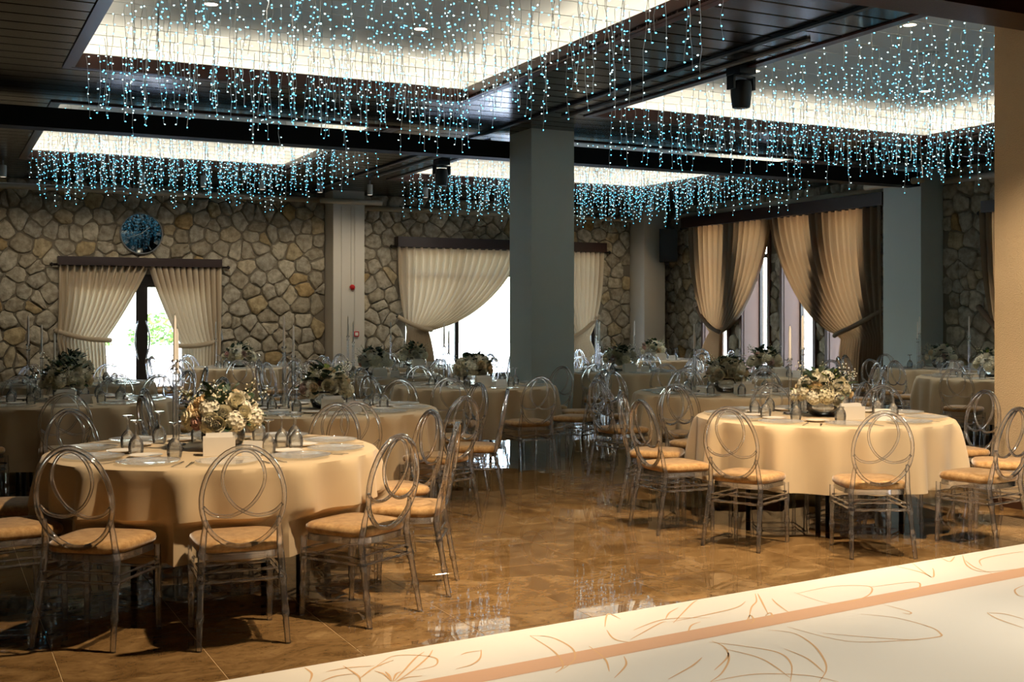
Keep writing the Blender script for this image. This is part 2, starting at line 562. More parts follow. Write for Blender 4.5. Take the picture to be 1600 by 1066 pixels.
# ------------------------------------------------------------------ ceiling
def build_ceiling():
    # upper slab above everything
    cl = struct(onebox('ceiling', 'white_paint', (XL - 0.4, YF - 0.4, 4.72), (XR + 0.5, YB + 0.4, 4.9)))
    # boards, one object each
    PITCH = 0.30; GAP = 0.022; y = YF; cache = {}
    backing = MB()
    while y < YB - 0.05:
        y2 = min(y + PITCH, YB)
        segs = [(XL, XR)]
        for (a, b, c, d) in TRAYS.values():
            if y + 0.01 < d and y2 - 0.01 > c:
                ns = []
                for (s, e) in segs:
                    if a > s and b < e:
                        ns += [(s, a), (b, e)]
                    else:
                        ns.append((s, e))
                segs = ns
        for (s, e) in segs:
            L = round(e - s, 3)
            if L not in cache:
                m = MB(); h = (PITCH - GAP) / 2; c = 0.006
                m.rings([[(0, -h, 0.02), (L, -h, 0.02), (L, h, 0.02), (0, h, 0.02)], [(0, -h, c), (L, -h, c), (L, h, c), (0, h, c)],
                         [(0, -h + c, 0), (L, -h + c, 0), (L, h - c, 0), (0, h - c, 0)]], capb=False)
                cache[L] = m.data('ceiling_board', 'slat')
            obj('ceiling_board', cache[L], cl, (s, (y + y2) / 2, ZC))
            backing.box(s, y, ZC + 0.021, e, y2, ZC + 0.03)
        y = y2
    o = obj('ceiling_backing', backing.data('ceiling_backing', 'void'), cl)
    # coves
    for nm, (a, b, c, d) in TRAYS.items():
        m = MB(); E = 0.34; H = 0.13; t = 0.03     # lip, ledge, upstand, white field
        m.cur = 0
        for (x0, y0, x1, y1) in ((a - t, c - t, b + t, c), (a - t, d, b + t, d + t), (a - t, c, a, d), (b, c, b + t, d)):
            m.box(x0, y0, ZC - 0.012, x1, y1, ZC + H)
        g = 0.11
        for (x0, y0, x1, y1) in ((a - g, c - g, b + g, c - t), (a - g, d + t, b + g, d + g), (a - g, c - t, a - t, d + t), (b + t, c - t, b + g, d + t)):
            m.box(x0, y0, ZC - 0.016, x1, y1, ZC + 0.006)
        o = obj('cove_lip', m.data('cove_lip', 'lip_wood'), cl)
        m = MB()
        for (x0, y0, x1, y1) in ((a - E, c - E, b + E, c - t), (a - E, d + t, b + E, d + E), (a - E, c - t, a - t, d + t), (b + t, c - t, b + E, d + t)):
            m.box(x0, y0, ZC + 0.04, x1, y1, ZC + 0.06)
        prof = [(E, ZC + 0.05), (E, ZC + 0.12)] + [(E - 0.30 * (1 - cos(q * pi / 12)), ZC + 0.12 + (ZT - ZC - 0.12) * sin(q * pi / 12)) for q in range(1, 7)]
        m.rings([[(a - e, c - e, z), (b + e, c - e, z), (b + e, d + e, z), (a - e, d + e, z)] for e, z in prof], capb=False, capt=True)
        o = obj('tray_ceiling', m.data('tray_ceiling', 'white_paint'), cl); o['label'] = 'white recessed ceiling field lit from its cove'
        m = MB(); z = ZC + 0.075; q = 0.012; k = E * 0.42
        for (x0, y0, x1, y1) in ((a - k, c - k - q, b + k, c - k + q), (a - k, d + k - q, b + k, d + k + q), (a - k - q, c - k, a - k + q, d + k), (b + k - q, c - k, b + k + q, d + k)):
            m.box(x0, y0, z, x1, y1, z + 0.02)
        o = obj('led_strip', m.data('led_strip', 'cove_led'), cl)
    # downstand beams
    for nm, (y0, y1, z0, z1, lab) in {'trim_5': (14.22, 14.5, 3.68, 3.91, 'black ceiling beam running past the grey column'),
                                      'trim_6': (5.85, 6.2, 3.70, 3.99, 'dark brown ceiling beam at the roughcast column')}.items():
        m = MB()
        for (x0, x1) in (((XL, XR),) if nm == 'trim_5' else ((XL, 7.75), (8.75, XR))):
            m.box(x0, y0, z0, x1, y1, z1)
        o = struct(obj(nm, m.data('beam', 'beam_black' if nm == 'trim_5' else 'beam_wood'))); o['label'] = lab
    m = MB()
    for x in (6.62, -0.2):
        m.box(x, YF, ZC - 0.03, x + 0.06, YB - 0.5, ZC - 0.008)
    obj('ceiling_batten', m.data('ceiling_batten', 'black'), cl)
    for y0, y1, lab in ((8.1, 12.6, 'slim metal lighting track beside the front right tray'), (14.7, 19.4, 'slim metal lighting track beside the rear right tray')):
        t = thing('lighting_track', lab, 'light track', (6.98, (y0 + y1) / 2, ZC))
        m = MB(); L = (y1 - y0) / 2; m.box(-.022, -L, -.03, -.008, L, 0.0); m.box(.008, -L, -.03, .022, L, 0.0); m.box(-.022, -L, -.008, .022, L, 0.0); obj('profile', m.data('profile', 'grey_metal'), t)


build_ceiling()


# ------------------------------------------------------------------ door, windows, outdoors
def build_openings():
    # back door: two glazed leaves with dark stiles
    x0, x1, z0, z1 = DOOR; y = YB + 0.12
    xm = PB(222, 500, y).x; d = struct(obj('door_1', None)); d['label'] = 'glazed double door with dark frame between tied curtains'
    fr = MB(); fr.box(x0, y, z1 - 0.12, x1, y + 0.1, z1); fr.box(x0, y, 0, x0 + 0.1, y + 0.1, z1); fr.box(x1 - 0.1, y, 0, x1, y + 0.1, z1)
    obj('frame', fr.data('frame', 'dark_frame'), d)
    for a, b in ((x0 + 0.1, xm), (xm, x1 - 0.1)):
        lf = MB(); w = 0.105; t = z1 - 0.12
        for q in ((a, 0.02, a + w, t), (b - w, 0.02, b, t), (a + w, t - 0.12, b - w, t), (a + w, 0.02, b - w, 0.16)):
            lf.box(q[0], y + 0.02, q[1], q[2], y + 0.07, q[3])
        lo = obj('door_leaf', lf.data('door_leaf', 'dark_frame'), d)
        pn = MB(); pn.box(a + w, y + 0.04, 0.16, b - w, y + 0.046, t - 0.12); obj('pane', pn.data('pane', 'pane'), lo)
        hx = (b - 0.06) if b == xm else (a + 0.06); s = -1 if b == xm else 1
        h = MB(); h.tube([(hx - s * -0.0 + s * 0.0 - (0.12 * sin(pi * k / 10)) * (1 if b == xm else -1) * 0.6, y - 0.05 * sin(pi * k / 10) + 0.015, 0.72 + 0.75 * k / 10) for k in range(11)], 0.014, 8)
        obj('door_handle', h.data('door_handle', 'steel', True), lo)
    # back window
    x0, x1, z0, z1 = WIN; y = YB + 0.15
    wd = struct(obj('window_1', None)); wd['label'] = 'wide bright window behind the grey column'
    fr = MB(); w = 0.08; zt = PB(785, 430, y).z; xms = [PB(714, 500, y).x, PB(800, 500, y).x + 0.2, PB(870, 500, y).x + 0.2]
    for q in ((x0, z0, x1, z0 + w), (x0, z1 - w, x1, z1), (x0, z0, x0 + w, z1), (x1 - w, z0, x1, z1), (x0, zt - w / 2, x1, zt + w / 2)):
        fr.box(q[0], y, q[1], q[2], y + 0.07, q[3])
    for xm in xms:
        fr.box(xm - w * 0.55, y, z0, xm + w * 0.55, y + 0.07, z1)
    obj('window_frame', fr.data('window_frame', 'dark_frame'), wd)
    xs = [x0] + xms + [x1]
    for a, b in zip(xs, xs[1:]):
        for c, dd in ((z0 + w, zt - w / 2), (zt + w / 2, z1 - w)):
            pn = MB(); pn.box(a + w / 2, y + 0.03, c, b - w / 2, y + 0.036, dd); obj('pane', pn.data('pane', 'pane'), wd)
    # narrow windows of the right wall with timber reveals
    for k, (a, b) in enumerate(SIDE + [SIDE2]):
        wd = struct(obj('window_%d' % (k + 2), None)); wd['label'] = 'narrow tall window with brown timber reveal, number %d from the corner' % (k + 1)
        c, dd = SIDE_Z; x = XR
        jb = MB(); t = 0.03
        jb.box(x - 0.03, a, c, x + 0.36, a + t, dd); jb.box(x - 0.03, b - t, c, x + 0.36, b, dd); jb.box(x - 0.03, a, dd - t, x + 0.36, b, dd); jb.box(x - 0.03, a, c, x + 0.36, b, c + t)
        obj('reveal', jb.data('reveal', 'jamb'), wd)
        ar = MB()
        for q in ((a - 0.05, a + 0.02), (b - 0.02, b + 0.05)):
            ar.box(x - 0.085, q[0], c, x - 0.03, q[1], dd)
        obj('architrave', ar.data('architrave', 'brown_frame'), wd)
        fr = MB(); xx = x + 0.36; w = 0.06
        for q in ((a, c, a + w, dd), (b - w, c, b, dd), (a, c, b, c + w), (a, dd - w, b, dd), (a, 2.75, b, 2.83)):
            fr.box(xx, q[0], q[1], xx + 0.06, q[2], q[3])
        obj('window_frame', fr.data('window_frame', 'dark_frame'), wd)
        for e, f in ((c + w, 2.75), (2.83, dd - w)):
            pn = MB(); pn.box(xx + 0.025, a + w, e, xx + 0.031, b - w, f); obj('pane', pn.data('pane', 'pane'), wd)
    # sampling portals at the openings (emit nothing)
    def portal(loc, rot, sx, sy):
        l = bpy.data.lights.new('daylight_portal', 'AREA'); l.shape = 'RECTANGLE'; l.size = sx; l.size_y = sy; l.cycles.is_portal = True
        o = bpy.data.objects.new('daylight_portal', l); C.objects.link(o); o.location = loc; o.rotation_euler = rot
    portal(((DOOR[0] + DOOR[1]) / 2, YB + 0.42, 1.16), (-pi / 2, 0, 0), DOOR[1] - DOOR[0], 2.3)
    portal(((WIN[0] + WIN[1]) / 2, YB + 0.42, 1.6), (-pi / 2, 0, 0), WIN[1] - WIN[0], 2.7)
    portal((XR + 0.52, 18.4, 1.9), (0, pi / 2, 0), 3.2, 5.0)
    # outdoors: terrace, low block wall, hedge
    g = struct(onebox('ground', 'outdoor_pave', (-30, -30, -0.5), (60, 70, -0.21))); g['label'] = 'pale paved terrace outside'
    t = thing('garden_wall', 'low pale block wall seen through the left glass door', 'wall', (2.5, 30.0, -0.21))
    blk = MB(); blk.box(-0.29, -0.15, 0, 0.29, 0.15, 0.24); bd = blk.data('block', 'outdoor_block')
    for r in range(4):
        for i in range(24):
            obj('block', bd, t, ((i - 12) * 0.6 + (0.3 if r % 2 else 0), 0, r * 0.26))
    rn = random.Random(5); lm = MB()
    for k in range(700):
        a = rn.uniform(0, 2 * pi); b = math.acos(rn.uniform(-1, 1)); rr = rn.uniform(.55, 1) ** 0.5
        c = Vector((sin(b) * cos(a) * 0.75, sin(b) * sin(a) * 0.6, cos(b) * 0.8 + 0.8)) * rr
        u = Vector((rn.uniform(-1, 1), rn.uniform(-1, 1), rn.uniform(-1, 1))).normalized() * 0.1; v = u.orthogonal().normalized() * 0.045
        lm.poly([c - u, c + v, c + u, c - v])
    lf = lm.data('foliage', 'hedge')
    for i, (hx, hs) in enumerate(((-1.2, 1.0), (0.6, 1.1), (2.2, 0.85), (3.6, 0.75), (5.2, 1.0), (7.0, 1.1), (9.0, 1.0))):
        s = thing('garden_shrub', 'sunlit green shrub behind the low garden wall, %s from the left' % ('first second third fourth fifth sixth seventh'.split()[i]), 'shrub', (hx, 31.2, -0.21), i, 'shrubs outside the door')
        obj('foliage', lf, s, (0, 0, 0.3), (0, 0, 0), (hs, hs, hs))
        st = MB(); st.tube([(0, 0, 0), (0, 0, 1.0)], 0.04, 6); obj('stem', st.data('stem', 'stem'), s)


build_openings()


# ------------------------------------------------------------------ curtains
def curtain(label, place, top, ztop, tie, zt, tw, bot, zb, mat, a=1.5, b=0.6, pleats=14, hook=None, depth=0.075, cid=0):
    """top/bot = (outer, inner) positions along the wall, tie = gathered centre, tw = gathered width"""
    ztop += 0.03
    th = thing('curtain', label, 'curtain', place(top[0], 0.0, 0.0), 0, 'tied curtains')
    o = Vector(place(top[0], 0.0, 0.0)); nu, nv = pleats * 8 + 1, 46; sg = 1 if top[1] > top[0] else -1; rows = []
    rnd = random.Random(cid + 3); ph = [rnd.uniform(-.5, .5) for _ in range(pleats + 2)]
    for i in range(nu):
        q = i / (nu - 1)
        for j in range(nv):
            f = j / (nv - 1); z = ztop + (zb - ztop) * f
            s_top = top[0] + (top[1] - top[0]) * q
            s_tie = tie + (q - 0.5) * tw * sg
            s_bot = bot[0] + (bot[1] - bot[0]) * q
            if z >= zt:
                tau = min(1.0, max(0.0, (ztop - z) / (ztop - zt))); g = 1 - max(0.0, 1 - tau ** a) ** b
                wgt = q ** 0.7 if abs(top[0] - tie) < abs(top[1] - tie) else 1.0
                ge = g * (0.35 + 0.65 * q) + (tau ** 3) * (0.65 - 0.65 * q) if True else g
                ge = min(1, ge); s = s_top + (s_tie - s_top) * ge; am = depth * (1 - 0.45 * tau ** 3)
            else:
                tau = min(1.0, (zt - z) / (zt - zb)); g = 1 - (1 - tau) ** 2.5
                s = s_tie + (s_bot - s_tie) * g; am = depth * (0.55 + 0.45 * g)
            ang = 2 * pi * (q * pleats) + 0.5 * ph[int(q * pleats)] * sin(f * 5)
            dpt = 0.10 + am * (sin(ang) + 0.25 * sin(2 * ang + 1))
            s += 0.012 * sin(ang * 1.0 + 1.3)
            rows.append(Vector(place(s, dpt, z)) - o)
    m = MB(); m.grid(rows, nu, nv); obj('fabric', m.data('fabric', mat, True), th)
    hk = hook if hook is not None else (top[0] - sg * 0.12, zt + 0.25)
    pts = []
    for k in range(13):                    # the band: from the hook round the gathered cloth
        t = k / 12
        pts.append((hk[0] + (tie + sg * tw * 0.62 - hk[0]) * t, 0.05 + 0.17 * sin(min(1, t * 1.15) * pi / 2) - 0.06 * max(0, t - .9) * 10, hk[1] + (zt - hk[1]) * t - 0.05 * sin(pi * t)))
    m = MB(); m.tube([Vector(place(*p)) - o for p in pts], 0.045, 8, flat=1.0)
    for v in range(len(m.v)):
        pass
    obj('tieback', m.data('tieback', mat, True), th)
    m = MB(); m.tube([Vector(place(hk[0], -0.02, hk[1])) - o, Vector(place(hk[0], 0.09, hk[1])) - o], 0.018, 8)
    obj('hook', m.data('hook', 'black', True), th)
    return th


def pelmet(label, place, s0, s1, z0, z1):
    t = thing('curtain_rail', label, 'curtain rail', place((s0 + s1) / 2, 0, z0)); o = Vector(place((s0 + s1) / 2, 0, z0))
    def bx(s_, d0, a, e_, d1, b):
        p = Vector(place(s_, d0, a)) - o; q = Vector(place(e_, d1, b)) - o
        return (min(p.x, q.x), min(p.y, q.y), min(p.z, q.z), max(p.x, q.x), max(p.y, q.y), max(p.z, q.z))
    m = MB(); m.box(*bx(s0, 0.0, z0 - 0.005, s1, 0.22, z1)); obj('board', m.data('board', 'pelmet'), t)
    m = MB(); m.tube([Vector(place(s0 - 0.08, 0.1, z0)) - o, Vector(place(s1 + 0.12, 0.1, z0)) - o], 0.022, 8)
    r = obj('rod', m.data('rod', 'dark_frame', True), t)
    for s in (s0 - 0.1, s1 + 0.14):
        m = MB(); m.lathe([(0.001, -0.04), (0.03, -0.02), (0.04, 0), (0.03, 0.02), (0.001, 0.04)], 8, tuple(Vector(place(s, 0.1, z0)) - o)); obj('finial', m.data('finial', 'dark_frame', True), r)


def build_curtains():
    pb = lambda s, d, z: (s, YB - 0.06 - d, z); yb = YB - 0.16
    px = lambda u, v: PB(u, v, yb)
    zt0 = px(217, 414).z; zt1 = px(217, 405).z
    pelmet('dark wood rail above the curtains of the left door', pb, px(90, 410).x, px(345, 415).x, zt0 - 0.02, zt1 + 0.02)
    curtain('beige pleated curtain tied back left of the glass door', pb, (px(91, 414).x, px(233, 416).x), zt0, px(126, 530).x, px(130, 532).z, 0.82,
            (px(97, 600).x, px(166, 600).x), 0.03, 'curtain', 1.12, 0.92, 13, (px(86, 518).x, px(86, 516).z), cid=1)
    curtain('beige pleated curtain tied back right of the glass door', pb, (px(345, 418).x, px(230, 416).x), zt0, px(314, 537).x, px(300, 540).z, 0.72,
            (px(342, 600).x, px(284, 600).x), 0.03, 'curtain', 1.12, 0.92, 12, (px(345, 533).x, px(345, 531).z), cid=2)
    za = px(700, 386).z; zb = px(700, 374).z
    pelmet('dark wood rail above the curtains of the wide back window', pb, px(619, 380).x, px(944, 388).x, za - 0.02, zb + 0.02)
    curtain('beige curtain sweeping to a low tie at the wide back window', pb, (px(620, 386).x, px(812, 390).x), za, px(652, 515).x, px(665, 516).z, 0.46,
            (px(632, 600).x, px(680, 600).x), 0.03, 'curtain', 1.5, 0.6, 17, (px(623, 497).x, px(623, 495).z), cid=3)
    curtain('beige curtain tied behind the right side of the grey column', pb, (px(942, 390).x, px(828, 388).x), za, px(905, 527).x, px(900, 528).z, 0.46,
            (px(934, 600).x, px(888, 600).x), 0.03, 'curtain', 1.5, 0.6, 15, (px(937, 495).x, px(937, 493).z), cid=4)
    pr = lambda s, d, z: (XR - 0.09 - d, s, z); xr = XR - 0.2
    px = lambda u, v: PR(u, v, xr)
    zc = px(1200, 340).z
    pelmet('long dark rail above the tall right wall curtains', pr, px(1385, 315).y, px(1070, 345).y, zc - 0.02, zc + 0.2)
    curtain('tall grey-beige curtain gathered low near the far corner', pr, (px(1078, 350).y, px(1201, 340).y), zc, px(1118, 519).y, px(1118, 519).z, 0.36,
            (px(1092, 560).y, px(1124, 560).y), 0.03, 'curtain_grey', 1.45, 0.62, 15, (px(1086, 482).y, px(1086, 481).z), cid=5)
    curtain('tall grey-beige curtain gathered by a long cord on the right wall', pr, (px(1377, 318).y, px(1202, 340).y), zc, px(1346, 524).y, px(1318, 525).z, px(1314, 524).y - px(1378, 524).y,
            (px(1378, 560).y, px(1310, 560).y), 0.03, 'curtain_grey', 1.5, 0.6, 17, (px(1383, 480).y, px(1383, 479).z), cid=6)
    za = px(1545, 330).z
    pelmet('short dark rail beside the roughcast column', pr, px(1640, 326).y, px(1540, 330).y, za - 0.02, za + 0.16)
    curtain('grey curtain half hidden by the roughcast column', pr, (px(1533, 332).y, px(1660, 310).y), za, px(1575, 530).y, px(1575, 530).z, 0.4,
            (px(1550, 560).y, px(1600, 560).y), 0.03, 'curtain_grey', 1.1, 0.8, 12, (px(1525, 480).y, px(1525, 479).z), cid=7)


build_curtains()


# ------------------------------------------------------------------ wall fittings
def build_fittings():
    # pipes along the walls
    zb = 3.72; r = 0.055
    t = thing('wall_pipe', 'cream pipe running along the top of the back wall', 'pipe', (0, YB - 0.12, zb))
    m = MB(); m.tube([(XL - 0, 0, 0.12), (6.9, 0, 0.12)], r, 10); m.tube([(6.75, -0.56, 0.06), (8.0, -0.56, 0.06)], r, 10)
    m.tube([(7.75, 0, 0), (XR - 0.1, 0, 0)], r, 10); obj('pipe_run', m.data('pipe_run', 'pipe', True), t)
    for x in (0.6, 2.6, 4.6, 6.6, 8.6, 10.6, 12.6):
        m = MB(); zz = 0.12 if x < 6.9 else 0; m.tube([(x, 0.11, zz), (x, 0, zz + 0.07), (x, -0.07, zz), (x, 0, zz - 0.07), (x, 0.11, zz)], 0.008, 6); obj('bracket', m.data('bracket', 'black', True), t)
    zr = 3.76
    t = thing('wall_pipe', 'grey pipe running along the top of the right wall', 'pipe', (XR - 0.14, 18, zr))
    m = MB(); m.tube([(0, YB - 18 - 0.1, 0), (0, 15.2 - 18, 0)], r, 10); m.tube([(-0.52, 15.3 - 18, 0), (-0.52, 14.0 - 18, 0)], r, 10); m.tube([(0, 14.1 - 18, 0), (0, 8 - 18, 0)], r, 10)
    obj('pipe_run', m.data('pipe_run', 'pipe', True), t)
    for y in (21, 19.3, 17.6, 15.8, 12.9):
        m = MB(); m.tube([(0.12, y - 18, 0), (0, y - 18, 0.07), (-0.07, y - 18, 0), (0, y - 18, -0.07), (0.12, y - 18, 0)], 0.008, 6); obj('bracket', m.data('bracket', 'black', True), t)
    # round wall clock
    c = PB(221, 365, YB - 0.1); rr = 0.385
    t = thing('wall_clock', 'large round dark clock with silver rim above the left curtains', 'clock', tuple(c))
    def disc(prof, n=40, caps=True):
        m = MB(); m.lathe(prof, n, capb=caps, capt=caps); m.v = [(x, -z, y) for x, y, z in m.v]; return m
    obj('clock_face', disc([(rr * 0.97, -0.03), (rr * 0.97, 0.012)]).data('clock_face', 'clock_glass', False), t)
    obj('rim', disc([(rr * 0.94, -0.03), (rr, -0.03), (rr * 1.0, 0.02), (rr * 0.97, 0.03), (rr * 0.94, 0.014)], caps=False).data('rim', 'grey_metal', True, 40), t)
    nums = 'XII I II III IIII V VI VII VIII IX X XI'.split()
    for k, s in enumerate(nums):
        a = pi / 2 - k * pi / 6; m = MB(); n = len(s); wd = 0.018
        for q, ch in enumerate(s):
            off = (q - (n - 1) / 2) * wd
            def bar(x0, y0, x1, y1):
                e = 0.0028; p = [(x0 - e, -0.0125, y0), (x0 + e, -0.0125, y0), (x1 + e, -0.0125, y1), (x1 - e, -0.0125, y1)]; m.poly(p)
            if ch == 'I':
                bar(off, -.035, off, .035)
            elif ch == 'V':
                bar(off, -.035, off - .008, .035); bar(off, -.035, off + .008, .035)
            else:
                bar(off - .008, -.035, off + .008, .035); bar(off + .008, -.035, off - .008, .035)
        R2 = rr * 0.8
        o = obj('numeral', m.data('numeral', 'grey_metal'), t, (R2 * cos(a), 0, R2 * sin(a)), (0, -(a - pi / 2), 0))
    m = MB(); m.poly([(-.006, -.014, -.03), (.006, -.014, -.03), (.004, -.014, .2), (-.004, -.014, .2)]); obj('hand', m.data('hand', 'grey_metal'), t, rot=(0, 0.9, 0))
    m = MB(); m.poly([(-.005, -.015, -.03), (.005, -.015, -.03), (.003, -.015, .27), (-.003, -.015, .27)]); obj('hand', m.data('hand', 'grey_metal'), t, rot=(0, -1.9, 0))
    # fire alarm dome, call point and conduits on the cream pillar
    yf = YB - 0.54
    p = PB(550, 449, yf); t = thing('fire_alarm', 'round red fire alarm sounder on the cream pillar', 'alarm', tuple(p))
    obj('dome', disc([(0.055, 0), (0.055, 0.03), (0.045, 0.06), (0.02, 0.075), (0.002, 0.08)], 16).data('dome', 'red', True), t)
    obj('base', disc([(0.062, -0.002), (0.062, 0.012)], 16).data('base', 'porcelain'), t)
    p = PB(556, 522, yf); t = thing('call_point', 'small red fire call point low on the cream pillar', 'alarm', tuple(p))
    m = MB(); m.box(-.05, -.045, -.05, .05, 0, .05); obj('housing', m.data('housing', 'red'), t)
    m = MB(); m.box(-.032, -.048, -.032, .032, -.044, .032); obj('face_plate', m.data('face_plate', 'porcelain'), t)
    for u, v1, lab in ((534, 600, 'thin conduit nearest the left edge of the cream pillar'), (549, 446, 'thin conduit leading down to the round red alarm'), (554.5, 519, 'thin conduit leading down to the red call point')):
        a = PB(u, 322, yf); b = PB(u, v1, yf); m = MB(); m.box(-.008, -.014, 0, .008, 0, a.z - b.z)
        tag(obj('conduit', m.data('conduit', 'pillar_paint'), None, (a.x, yf, b.z)), lab, 'conduit', 'conduits on the pillar')
    # loudspeaker on the corner pillar
    p = Vector((14.48, YB - 0.78, PB(1042, 384, YB - 0.8).z)); p = PB(1043, 384, YB - 0.8)
    t = thing('loudspeaker', 'black loudspeaker hanging on the far corner pillar', 'loudspeaker', tuple(p), -0.5)
    m = MB(); m.rings([[(-.2, -.18, -.36), (.2, -.18, -.36), (.16, .16, -.36), (-.16, .16, -.36)], [(-.2, -.2, .36), (.2, -.2, .36), (.16, .16, .36), (-.16, .16, .36)]])
    obj('cabinet', m.data('cabinet', 'black'), t); m = MB(); m.box(-.18, -.215, -.33, .18, -.2, .33); obj('grille', m.data('grille', 'black'), t)
    m = MB(); m.box(-.05, .1, -.42, .05, .3, -.36); m.box(-.02, .14, .3, .02, .3, .34); obj('bracket', m.data('bracket', 'black'), t)
    # moving head lamps under the ceiling
    def moving(u, v, lab):
        q = P(u, v, ZC); t = thing('moving_head_light', lab, 'stage light', (q.x, q.y, ZC - 0.001))
        m = MB(); m.box(-.1, -.11, -.07, .1, .11, 0); m.box(-.03, -.03, -.085, .03, .03, -.07); obj('base', m.data('base', 'black'), t)
        m = MB(); m.box(-.135, -.055, -.22, -.108, .055, -.085); m.box(.108, -.055, -.22, .135, .055, -.085); m.box(-.135, -.055, -.105, .135, .055, -.085); obj('yoke', m.data('yoke', 'black'), t)
        m = MB(); m.lathe([(.06, -.125), (.095, -.14), (.106, -.19), (.104, -.27), (.092, -.37), (.086, -.395), (.078, -.398)], 22); h = obj('head', m.data('head', 'black', True, 40), t)
        m = MB(); m.lathe([(.078, -.3985), (.04, -.4005), (.005, -.401)], 22); obj('lens', m.data('lens', 'black_gloss', True), h)
    moving(1158, 106, 'black moving head stage light nearest the roughcast column')
    moving(690, 251, 'black moving head stage light left of the grey column')
    # small white cylinder spots above the back wall
    names = 'first second third fourth fifth sixth seventh eighth ninth tenth'.split()
    for k, u in enumerate((5, 125, 222, 318, 410, 500, 578, 665, 760, 1018)):
        q = PB(u, 286 + (u - 5) * 0.026, 20.1); q.z = 3.83
        t = thing('wall_spotlight', 'small white cylinder spot above the back wall, %s from left' % names[k], 'spotlight', tuple(q), 0, 'spots above the back wall')
        m = MB(); m.lathe([(0.045, -0.09), (0.05, -0.085), (0.05, 0.09), (0.045, 0.095)], 12); obj('body', m.data('body', 'white_paint', True, 40), t)
        m = MB(); m.box(-.012, -.012, .09, .012, .012, ZC - 3.83); obj('stem', m.data('stem', 'grey_metal'), t)
        m = MB(); m.lathe([(0.04, -0.092), (0.01, -0.091)], 12); obj('lens', m.data('lens', 'lens_dim'), t)
        l = bpy.data.lights.new('wall_spot', 'SPOT'); l.energy = 52; l.color = (1, .85, .64); l.spot_size = 1.35; l.spot_blend = 0.9; l.shadow_soft_size = 0.05
        lo = bpy.data.objects.new('wall_spot_beam', l); C.objects.link(lo); lo.location = (q.x, q.y, 3.72); lo.rotation_euler = (math.radians(50), 0, 0)
    # downlights in the white trays
    k = 0
    for nm, (a, b, c, d) in TRAYS.items():
        spots = ((0.25, 0.3), (0.75, 0.3), (0.25, 0.75), (0.75, 0.75))
        for (fx, fy) in spots:
            x = a + (b - a) * fx; y = c + (d - c) * fy
            t = thing('downlight', 'recessed downlight in the %s white tray, %s %s quarter' % (nm, 'near' if fy < .5 else 'far', 'left' if fx < .5 else 'right'), 'downlight', (x, y, ZT - 0.012), 0, 'recessed downlights')
            m = MB(); m.lathe([(0.065, 0.0), (0.085, 0.0), (0.085, 0.012), (0.065, 0.012)], 20, capb=False, capt=False); obj('ring', m.data('ring', 'white_paint'), t)
            m = MB(); m.lathe([(0.066, 0.006), (0.01, 0.005)], 16); obj('lens', m.data('lens', 'lamp_warm'), t)
            front = nm.startswith('front')
            l = bpy.data.lights.new('downlight', 'SPOT'); l.energy = (150 if nm == 'front right' and fx > .5 and fy > .5 else 60) if front else 75; l.color = (1, .92, .80); l.spot_size = 1.25; l.spot_blend = 0.7; l.shadow_soft_size = 0.06
            lo = bpy.data.objects.new('downlight_beam', l); C.objects.link(lo); lo.location = (x, y, ZT - 0.03)
    # vents
    for nm, (fx, fy) in (('front right', (0.45, 0.45)), ('front left', (0.4, 0.6))):
        a, b, c, d = TRAYS[nm]; x = a + (b - a) * fx; y = c + (d - c) * fy
        t = thing('ceiling_speaker', 'round grey ceiling speaker in the %s white tray' % nm, 'ceiling speaker', (x, y, ZT - 0.015))
        m = MB(); m.lathe([(0.12, 0), (0.14, 0.0), (0.145, 0.014)], 24, capb=False, capt=False); obj('ring', m.data('ring', 'white_paint'), t)
        m = MB(); m.lathe([(0.121, 0.002), (0.01, 0.0)], 24); obj('grille', m.data('grille', 'grey_metal'), t)


build_fittings()


# ------------------------------------------------------------------ stage-side spot lamps on the ceiling over the dance floor
def build_stage_lamps():
    t = (('left', (2.5, 4.95), (1.75, 6.1, 0.5), 470), ('middle', (4.3, 5.5), (3.9, 6.5, 0.0), 440), ('right', (5.45, 5.1), (5.9, 6.5, 0.5), 430),
         ('near left', (3.2, 2.6), (3.4, 3.6, 0.0), 330), ('near right', (6.2, 3.2), (6.2, 4.2, 0.0), 330), ('column', (6.2, 4.3), (7.75, 6.3, 1.0), 480))
    for nm, (x, y), aim, e in t:
        o = thing('track_spotlight', 'black track spotlight over the dance floor, %s one' % nm, 'spotlight', (x, y, 3.8))
        d = (Vector(aim) - Vector((x, y, 3.8))).normalized(); q = d.to_track_quat('-Z', 'Y')
        m = MB(); m.lathe([(0.05, -0.12), (0.055, -0.1), (0.055, 0.1), (0.03, 0.12)], 14); b = obj('body', m.data('body', 'black', True, 40), o); b.rotation_euler = q.to_euler()
        m = MB(); m.lathe([(0.045, -0.121), (0.01, -0.12)], 12); c = obj('lens', m.data('lens', 'lamp_warm'), b)
        m = MB(); m.box(-.015, -.015, 0.05, .015, .015, 0.2); obj('stem', m.data('stem', 'black'), o)
        l = bpy.data.lights.new('track_spot', 'SPOT'); l.energy = e; l.color = (1, .9, .76) if nm.startswith('near') else (1, .77, .52); l.spot_size = 0.95 if nm == 'column' else 1.3; l.spot_blend = 0.8; l.shadow_soft_size = 0.06
        lo = bpy.data.objects.new('track_spot_beam', l); C.objects.link(lo); lo.location = Vector((x, y, 3.8)) + d * 0.15; lo.rotation_euler = q.to_euler()


build_stage_lamps()


